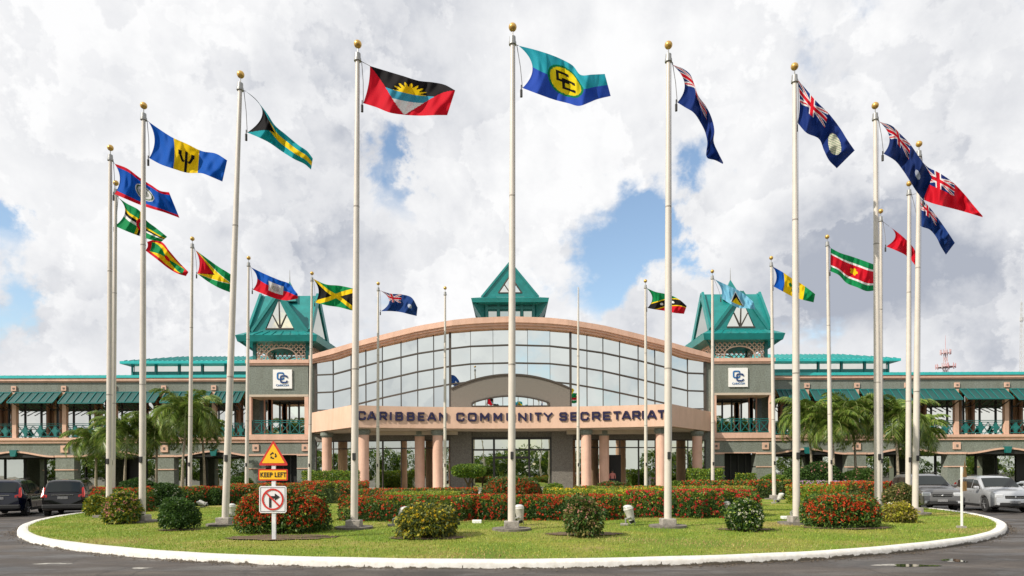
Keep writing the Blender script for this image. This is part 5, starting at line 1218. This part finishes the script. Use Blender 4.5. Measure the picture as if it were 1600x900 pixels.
def rect(x0,x1,y0,y1,o,c=1.2): return [SP(x,y,o) for x,y in ((x0+c,y0),(x1-c,y0),(x1,y0+c),(x1,y1-c),(x1-c,y1),(x0+c,y1),(x0,y1-c),(x0,y0+c))]
MB().prism(rect(403.5,449.5,733,751,0),(0,.012,0)).build('wording_plate_border',M['red'],e); MB().prism(rect(405.6,447.4,735,749,.004,.6),(0,.003,0)).build('wording_plate',M['yellow'],e)
txt('KEEP LEFT',.155,(cs.x,ds-.009,SP(427,742.2).z),M['blk'],e,.0035,.82)
MB().prism(rect(405,447.5,759.5,801.5,0,2.2),(0,.012,0)).build('turn_plate',mat('white_sign_face',(.72,.70,.72),.5),e)
mb=MB()
for a in (((407.2,761.8),(445.3,761.8)),((445.3,761.8),(445.3,799.2)),((445.3,799.2),(407.2,799.2)),((407.2,799.2),(407.2,761.8))): mb.bar(SP(*a[0],.003),SP(*a[1],.003),.008,.004,up=(0,1,0))
mb.build('black_rule',M['blk'],e)
mb=MB(); cx,cy=426.3,780.3
mb.poly([SP(x,y,.008) for x,y in ((420.5,793),(420.5,775),(430,775),(430,778.8),(424,778.8),(424,793))]); mb.poly([SP(x,y,.008) for x,y in ((429.5,770.8),(437.5,776.6),(429.5,782))]); mb.build('arrow',M['blk'],e)
mb=MB(); n=48
for j in range(n):
    a,b=2*PI*j/n,2*PI*(j+1)/n; mb.poly([SP(cx+17*math.cos(a),cy+17*math.sin(a),.012),SP(cx+17*math.cos(b),cy+17*math.sin(b),.012),SP(cx+14.3*math.cos(b),cy+14.3*math.sin(b),.012),SP(cx+14.3*math.cos(a),cy+14.3*math.sin(a),.012)])
mb.bar(SP(cx-10.5,cy-10.5,.014),SP(cx+10.5,cy+10.5,.014),.038,.004,up=(0,1,0)); mb.build('prohibition_ring',M['red'],e)
# edge-on sign at right
dr=DG(1502,833); k2=dr/F; c=W(1502.5,HY,dr); e=empty('traffic_sign',(c.x,c.y,lz(c.x,c.y)),'white post with rusty brown triangle and plate seen almost edge on','traffic sign')
MB().box(c.x-.021,c.x+.021,c.y-.021,c.y+.021,.1,zl(732,dr)).build('post',M['white'],e)
br=mat('rusty_sign_back',(.42,.22,.05),.8,0,(9,.4)); Rz=Matrix.Translation((c.x+.01,c.y-.035,0))@Matrix.Rotation(math.radians(42),4,'Z')
z1,z0=zl(720,dr),zl(748,dr); mb=MB(); mb.prism([Rz@Vector(v) for v in ((-.05,-.01,z0),(.36,-.01,z0),(.155,-.01,z1))],(.006,.006,0)); mb.build('triangle_plate',br,e)
mb=MB(); mb.prism([Rz@Vector(v) for v in ((-.05,-.01,zl(770,dr)),(.34,-.01,zl(770,dr)),(.34,-.01,zl(755,dr)),(-.05,-.01,zl(755,dr)))],(.006,.006,0)); mb.build('lower_plate',br,e)
MB().box(c.x-.09,c.x+.07,c.y-.1,c.y+.1,.1,lz(c.x,c.y)+.06).build('footing',M['conc'],e)
# ================================================================= cars
def paint(n,col,metal=.5,rough=.28):
    m=mat(n,col,rough,metal); m.node_tree.nodes['Principled BSDF'].inputs['Coat Weight'].default_value=.8 if max(col)>.1 else .15; m.node_tree.nodes['Principled BSDF'].inputs['Coat Roughness'].default_value=.06; return m
def lerp_tab(x,T): return float(np.interp(x,[q[0] for q in T],[q[1] for q in T]))
def car(name,label,cat,x,y,hd,pm,kind='suv',s=.89,z=0.0,group='cars parked around the roundabout',plate='white'):
    e=empty(name,(x,y,z),label,cat,group); ang=math.atan2(hd[1],hd[0]); MT=Matrix.Translation((x,y,z))@Matrix.Rotation(ang,4,'Z')@Matrix.Scale(s,4)
    # local: +x forward, length 4.5
    if kind=='suv':
        top=[(-2.24,.95),(-2.20,1.03),(-1.86,1.60),(-1.7,1.66),(-.6,1.69),(.1,1.67),(.45,1.60),(1.1,1.14),(1.25,1.08),(2.0,.98),(2.18,.88),(2.24,.70)]
        belt=[(-2.24,.90),(-2.0,1.03),(1.1,1.03),(1.25,1.04),(2.0,.93),(2.18,.84),(2.24,.66)]
    else:
        top=[(-2.22,.85),(-2.1,1.0),(-1.6,1.05),(-1.1,1.30),(-.6,1.42),(.0,1.44),(.3,1.40),(1.0,1.05),(1.15,.99),(2.0,.86),(2.18,.76),(2.24,.60)]
        belt=[(-2.24,.80),(-2.0,.92),(1.0,.94),(1.15,.95),(2.0,.82),(2.18,.72),(2.24,.56)]
    if kind=='van':
        top=[(-2.3,.95),(-2.28,1.3),(-2.2,1.8),(-2.0,1.9),(.9,1.88),(1.2,1.75),(1.75,1.15),(2.1,1.0),(2.24,.7)]; belt=[(-2.3,.9),(-2.2,1.05),(1.5,1.08),(2.0,.95),(2.24,.66)]
    wr=.34; wx=(1.38,-1.32); W0=.90
    def half(xx): 
        t=abs(xx)/2.24; return W0*(1-.16*max(0,(t-.62)/.38)**2.2)
    def zb(xx):
        b=.24+.10*max(0,(abs(xx)-1.9)/.34)
        for q in wx:
            if abs(xx-q)<.43: b=max(b,.34+math.sqrt(max(0,.43**2-(xx-q)**2))*.98)
        return b
    xs=sorted(set([round(v,3) for v in np.linspace(-2.24,2.24,57)]+[q+dx for q in wx for dx in (-.43,-.42,-.3,.3,.42,.43)]+[t[0] for t in top if abs(t[0])<=2.24])); V=[];nring=0
    for xx in xs:
        h_=half(xx); b=zb(xx); bl=lerp_tab(xx,belt); tp=max(bl+.004,lerp_tab(xx,top)); cab=(tp-bl)/.65; cab=max(0,min(1,cab)); hr=h_*(.93-.17*cab); mid=max(b+.02,.62)
        sec=[(0,b),(h_*.80,b),(h_*.985,b+.03),(h_*1.0,max(b+.04,.45)),(h_*1.005,max(b+.06,.70)),(h_*.985,max(b+.08,bl-.06)),(h_*.955,max(bl,b+.1)),(hr+.03,max(bl,tp-.16*cab-.01)),(hr-.06,max(bl,tp-.035)),(hr*.6,tp),(0,tp+.008)]
        ring=[(xx,yy,zz) for yy,zz in sec]+[(xx,-yy,zz) for yy,zz in sec[-2:0:-1]]; V.append(ring)
    mb=MB(); n=len(V[0]); mb.v=[tuple(MT@Vector(p)) for r in V for p in r]
    for i in range(len(V)-1):
        for j in range(n): mb.f.append((i*n+j,i*n+(j+1)%n,(i+1)*n+(j+1)%n,(i+1)*n+j)); mb.m.append(0); mb.sm.append(True)
    mb.f.append(tuple(range(n))); mb.f.append(tuple((len(V)-1)*n+j for j in range(n))[::-1]); mb.m+=[0,0]; mb.sm+=[False,False]
    bo=mb.build('body',pm,e); 
    # side windows
    def side(x_,z_,sg):
        bl=lerp_tab(x_,belt); tp=lerp_tab(x_,top); cab=max(0,min(1,(tp-bl)/.65)); h_=half(x_); y0=h_*.955; y1=h_*(.93-.17*cab)+.03; zt=tp-.16*cab-.01; t=(z_-bl)/max(.05,zt-bl); return Vector((x_,sg*(y0+(y1-y0)*t+.012),z_))
    if kind=='suv': WN=[[(.95,1.08),(.05,1.08),(.05,1.50),(.42,1.47)],[(-.03,1.08),(-.95,1.08),(-.95,1.51),(-.03,1.52)],[(-1.03,1.08),(-1.62,1.14),(-1.72,1.46),(-1.03,1.51)]]
    elif kind=='van': WN=[[(1.4,1.15),(.5,1.15),(.5,1.68),(1.1,1.62)],[(.4,1.15),(-.8,1.15),(-.8,1.7),(.4,1.7)],[(-.9,1.15),(-1.95,1.15),(-1.95,1.68),(-.9,1.7)]]
    else: WN=[[(.85,.98),(.0,.98),(.0,1.26),(.28,1.26)],[(-.07,.98),(-.9,.98),(-.8,1.2),(-.5,1.27),(-.07,1.28)]]
    for sg in (-1,1):
        for wn in WN:
            mb=MB(); mb.poly([MT@side(a,b,sg) for a,b in wn]); mb.build('side_window',M['carglass'],e)
        for a in ((.0,-.99) if kind!='van' else (.45,)):
            mb=MB(); mb.bar(MT@(side(a,1.0,sg)+Vector((0,0,-.09))),MT@(side(a+.2,1.0,sg)+Vector((0,0,-.09))),.03*s,.035*s); mb.build('door_handle',pm,e)
            mb=MB(); q=side(a+.02,1.0,sg); mb.bar(MT@Vector((a-.09,sg*(half(a)*1.0+.003),.42)),MT@Vector((a-.09,sg*(half(a)*.97+.003),.98)),.012*s,.012*s); mb.build('door_seam',M['plastic'],e)
        mb=MB(); mb.box(.78,.98,*( (half(.9)-.0,half(.9)+.2) if sg>0 else (-half(.9)-.2,-half(.9)+.0)),lerp_tab(.9,belt)+.02,lerp_tab(.9,belt)+.17,M=MT); mb.build('door_mirror',pm,e,bevel=.04)
        mb=MB(); mb.bar(MT@Vector((-.95,sg*(half(0)*1.0+.008),.30)),MT@Vector((.95,sg*(half(0)+.008),.30)),.03*s,.12*s); mb.build('sill_trim',M['plastic'],e)
    # windscreens follow the body between two roofline stations
    def screen(xa,xb,nm,top_in=.10):
        mb=MB(); N=7
        L=[]
        for i in range(N):
            xx=xa+(xb-xa)*i/(N-1); bl=lerp_tab(xx,belt); tp=lerp_tab(xx,top); cab=max(0,min(1,(tp-bl)/.65)); hw_=half(xx)*(.93-.17*cab)-.07; L.append([(xx,-hw_,tp+.0),(xx,-hw_*.6,tp+.012),(xx,0,tp+.02),(xx,hw_*.6,tp+.012),(xx,hw_,tp)])
        for i in range(N-1):
            for j in range(4): mb.quad(*[MT@(Vector(p)+Vector((.012 if xb>0 else -.012,0,.008))) for p in (L[i][j],L[i][j+1],L[i+1][j+1],L[i+1][j])],sm=True)
        mb.build(nm,M['carglass'],e)
    if kind=='suv': screen(.50,1.06,'windscreen'); screen(-2.16,-1.90,'rear_window')
    elif kind=='van': screen(1.22,1.72,'windscreen'); screen(-2.27,-2.2,'rear_window')
    else: screen(.34,.97,'windscreen'); screen(-1.55,-.72,'rear_window')
    # rear window panel a little below for suv hatch
    fz=.66 if kind!='sedan' else .58
    for sg in (-1,1):
        mb=MB(); a,b=sorted((sg*.45,sg*.79)); mb.box(2.06,2.235,a,b,fz+.02,fz+.19,M=MT); mb.build('headlight',M['headl'],e,bevel=.03)
        if kind=='suv':
            mb=MB(); a,b=sorted((sg*.70,sg*.86)); mb.prism([MT@Vector(v) for v in ((-2.255,sg*.60,.88),(-2.22,sg*.84,.88),(-2.16,sg*.85,1.02),(-1.97,sg*.775,1.34),(-2.0,sg*.70,1.30),(-2.19,sg*.74,1.02),(-2.235,sg*.60,.98))],MT.to_3x3()@Vector((.05,0,0))); mb.build('tail_light',M['taill'],e)
        else:
            mb=MB(); a,b=sorted((sg*.56,sg*.80)); mb.box(-2.26,-2.12,a,b,fz+.05,fz+.22,M=MT); mb.build('tail_light',M['taill'],e,bevel=.03)
        mb=MB(); a,b=sorted((sg*.55,sg*.72)); mb.box(2.16,2.25,a,b,.38,.48,M=MT); mb.build('fog_lamp',M['headl'],e)
    mb=MB(); mb.box(2.15,2.262,-.40,.40,fz-.01,fz+.13,M=MT); mb.build('grille',M['plastic'],e,bevel=.02)
    mb=MB(); mb.box(2.255,2.275,-.38,.38,fz+.05,fz+.07,M=MT); mb.ball(MT@Vector((2.27,0,fz+.06)),.045*s,10,6); mb.build('grille_trim',M['chrome'],e)
    mb=MB(); mb.box(2.14,2.262,-.62,.62,.32,.47,M=MT); mb.build('lower_intake',M['plastic'],e,bevel=.02)
    mb=MB(); mb.box(-2.30,-2.14,-.80,.80,.36,.56,M=MT); mb.build('rear_bumper',M['plastic'] if kind=='suv' else pm,e,bevel=.04)
    mb=MB(); mb.box(2.262,2.285,-.20,.20,.44,.55,M=MT); mb.build('number_plate',M['platem'],e)
    mb=MB(); mb.box(-2.30 if kind!='suv' else -2.29,-2.262,-.20,.20,.80,.92,M=MT); mb.build('number_plate',M['platem'],e)
    mb=MB(); mb.bar(MT@Vector((-2.285,-.42,.985)),MT@Vector((-2.285,.42,.985)),.03*s,.03*s); mb.build('tailgate_trim',M['chrome'],e)
    if kind=='suv':
        for sg in (-1,1): mb=MB(); mb.bar(MT@Vector((-1.6,sg*.62,1.73)),MT@Vector((.0,sg*.62,1.74)),.03*s,.03*s); mb.build('roof_rail',M['plastic'],e)
    for q in wx:
        for sg in (-1,1):
            yo=sg*.88; yi=sg*.66; w_=empty_child=None
            mb=MB(); mb.tube([MT@Vector((q,yi,wr)),MT@Vector((q,yi+sg*.02,wr)),MT@Vector((q,yo-sg*.03,wr)),MT@Vector((q,yo,wr))],[(wr-.03)*s,wr*s,wr*s,(wr-.035)*s],28); ty=mb.build('wheel',M['tyre'],e)
            mb=MB(); yy=yo+sg*.004
            mb.tube([MT@Vector((q,yo-sg*.01,wr)),MT@Vector((q,yy,wr))],[.225*s,.215*s],24,m=1); mb.tube([MT@Vector((q,yy,wr)),MT@Vector((q,yy+sg*.015,wr))],[.06*s,.05*s],12)
            for j in range(5):
                a=2*PI*j/5+.3; mb.bar(MT@Vector((q+.04*math.cos(a),yy+sg*.008,wr+.04*math.sin(a))),MT@Vector((q+.21*math.cos(a),yy+sg*.006,wr+.21*math.sin(a))),.05*s,.02*s)
            r_=mb.build('rim',[M['rim'],M['plastic']]); r_.parent=ty; r_.matrix_parent_inverse=(ty.matrix_parent_inverse@Matrix.Identity(4)); r_.matrix_parent_inverse=Matrix.Identity(4)
    return e
M['platem']=mat('black_number_plate',(.05,.05,.055),.4,0,(60,.1,(.4,.4,.4)))
H1=(-.22,-.975)
car('parked_car','dark grey parked estate vehicle nearest the right hand poles','car',18.65,29.7,H1,paint('graphite_paint',(.13,.125,.12)),s=.94)
car('parked_car','silver parked estate vehicle second from the right edge','car',20.75,28.35,H1,paint('silver_paint',(.55,.56,.57),.6))
car('parked_car','pale silver saloon cut by the right edge of the picture','car',23.5,29.0,H1,paint('pale_silver_paint',(.5,.52,.53),.6),'sedan')
car('parked_car','black hatchback seen from behind beside the leftmost pole','car',-19.05,28.4,(-.40,.92),paint('black_paint',(.003,.003,.0035),0,.12))
car('parked_car','dark navy car seen from behind at the left edge','car',-21.3,28.0,(-.38,.925),paint('navy_paint',(.003,.005,.016),0,.12))
# ================================================================= masts far behind
def mast(px,ybase,ytop,d,wpx,lab,plat,m,n=10):
    c=W(px,HY,d); z1=W(px,ytop,d).z; z0=0; wd=wpx*d/F; e=empty('lattice_mast',(c.x,d,0),lab,'mast'); mb=MB()
    zt=W(px,ytop+(ybase-ytop)*.4,d).z; P=lambda z,i,j: Vector((c.x+i*(wd/2)*(1-.75*z/zt),d+j*(wd/2)*(1-.75*z/zt),z)); t_=wd*.05
    for k in range(n*2):
        za,zb_=zt*k/(2*n),zt*(k+1)/(2*n)
        for i,j in ((-1,-1),(1,-1),(1,1),(-1,1)):
            mb.bar(P(za,i,j),P(zb_,i,j),t_); i2,j2=(-j,i) if False else (j*-1 if i*j>0 else i, j if i*j>0 else -j); mb.bar(P(za,i,j),P(zb_,i2,j2),t_*.6)
    mb.tube([(c.x,d,zt),(c.x,d,z1)],[t_*.8,t_*.3],6); mb.build('lattice',m,e)
    for (yy,ww) in plat:
        z=W(px,yy,d).z; mb=MB(); r=ww*d/F/2; mb.tube([(c.x,d,z),(c.x,d,z+.15)],r,12)
        for a in range(10): aa=2*PI*a/10; mb.bar((c.x+r*math.cos(aa),d+r*math.sin(aa),z-.5),(c.x+r*math.cos(aa),d+r*math.sin(aa),z+1.3),.22)
        mb.build('antenna_platform',m,e)
mast(1478,582,524,240,12,'red and white lattice communications mast beyond the right wing',((574,26),(552,14)),mat('faded_red_steel',(.42,.12,.13),.7,0,(.3,.1,(.6,.55,.55))))
mast(1597,582,398,300,7,'slender pale lattice mast at the right edge of the picture',((500,4),),mat('pale_steel',(.5,.5,.5),.7),16)
# aerial on right tower
# ================================================================= person under the canopy
def person(px,d,z0,H=1.74):
    c=W(px,HY,d); me=bpy.data.meshes.new('person'); s=H/1.75
    J=dict(pel=(0,0,.95),che=(0,0,1.30),nec=(0,0,1.48),hd0=(0,-.01,1.58),hd1=(0,-.01,1.70),ls=(-.19,0,1.42),le=(-.25,.03,1.14),lw=(-.24,-.06,.90),lh=(-.24,-.09,.80),rs=(.19,0,1.42),re=(.25,.03,1.14),rw=(.24,-.08,.90),rh=(.24,-.11,.80),lhip=(-.10,0,.90),lk=(-.11,-.03,.50),la=(-.11,.02,.08),lt=(-.12,-.14,.03),rhip=(.10,0,.90),rk=(.11,-.05,.50),ra=(.12,.05,.08),rt=(.13,-.11,.03))
    R=dict(pel=.15,che=.16,nec=.065,hd0=.085,hd1=.09,ls=.075,le=.05,lw=.035,lh=.04,rs=.075,re=.05,rw=.035,rh=.04,lhip=.10,lk=.065,la=.045,lt=.04,rhip=.10,rk=.065,ra=.045,rt=.04)
    ks=list(J); E_=[('pel','che'),('che','nec'),('nec','hd0'),('hd0','hd1'),('che','ls'),('ls','le'),('le','lw'),('lw','lh'),('che','rs'),('rs','re'),('re','rw'),('rw','rh'),('pel','lhip'),('lhip','lk'),('lk','la'),('la','lt'),('pel','rhip'),('rhip','rk'),('rk','ra'),('ra','rt')]
    me.from_pydata([Vector(J[k])*s+Vector((c.x,d,z0)) for k in ks],[(ks.index(a),ks.index(b)) for a,b in E_],[]); o=bpy.data.objects.new('person',me); sc.collection.objects.link(o)
    m=o.modifiers.new('s','SKIN'); m.use_smooth_shade=True
    for i,k in enumerate(ks): me.skin_vertices[0].data[i].radius=(R[k]*s,R[k]*s*(.7 if k in('che','pel') else 1)); me.skin_vertices[0].data[i].use_root=(k=='pel')
    sb=o.modifiers.new('ss','SUBSURF'); sb.levels=2; sb.render_levels=2
    mm=bpy.data.materials.new('clothed_figure'); mm.use_nodes=True; t=mm.node_tree; p=t.nodes['Principled BSDF']; p.inputs['Roughness'].default_value=.8; tcn=t.nodes.new('ShaderNodeTexCoord'); sp=t.nodes.new('ShaderNodeSeparateXYZ'); t.links.new(tcn.outputs['Object'],sp.inputs[0])
    mr=t.nodes.new('ShaderNodeMath'); mr.operation='DIVIDE'; t.links.new(sp.outputs[2],mr.inputs[0]); mr.inputs[1].default_value=2.0
    cr=t.nodes.new('ShaderNodeValToRGB'); cr.color_ramp.interpolation='CONSTANT'; t.links.new(mr.outputs[0],cr.inputs[0]); e=cr.color_ramp.elements; e[0].position=0; e[0].color=(.02,.02,.025,1); e[1].position=(z0+.97)/2; e[1].color=(.45,.16,.14,1); x=e.new((z0+1.48)/2); x.color=(.16,.08,.05,1)
    t.links.new(cr.outputs[0],p.inputs['Base Color']); me.materials.append(mm)
    tag(o,'person in a faded red shirt and dark trousers standing by the dark side doorway','person')
    mb=MB(); mb.ball((c.x,d+.02,z0+1.68*s),.105,14,10,sc=(1,1.05,.9)); h=mb.build('hair',M['blk'],None); h.parent=o
    for sx in (-.035,.035): q=MB().ball((c.x+sx,d-.095,z0+1.64*s),.013,8,6).build('eye',M['blk'],None); q.parent=o
    q=MB().ball((c.x,d-.11,z0+1.60*s),.02,8,6).build('nose',mat('skin',(.16,.08,.05),.6),None); q.parent=o
person(957,56.9,.14)
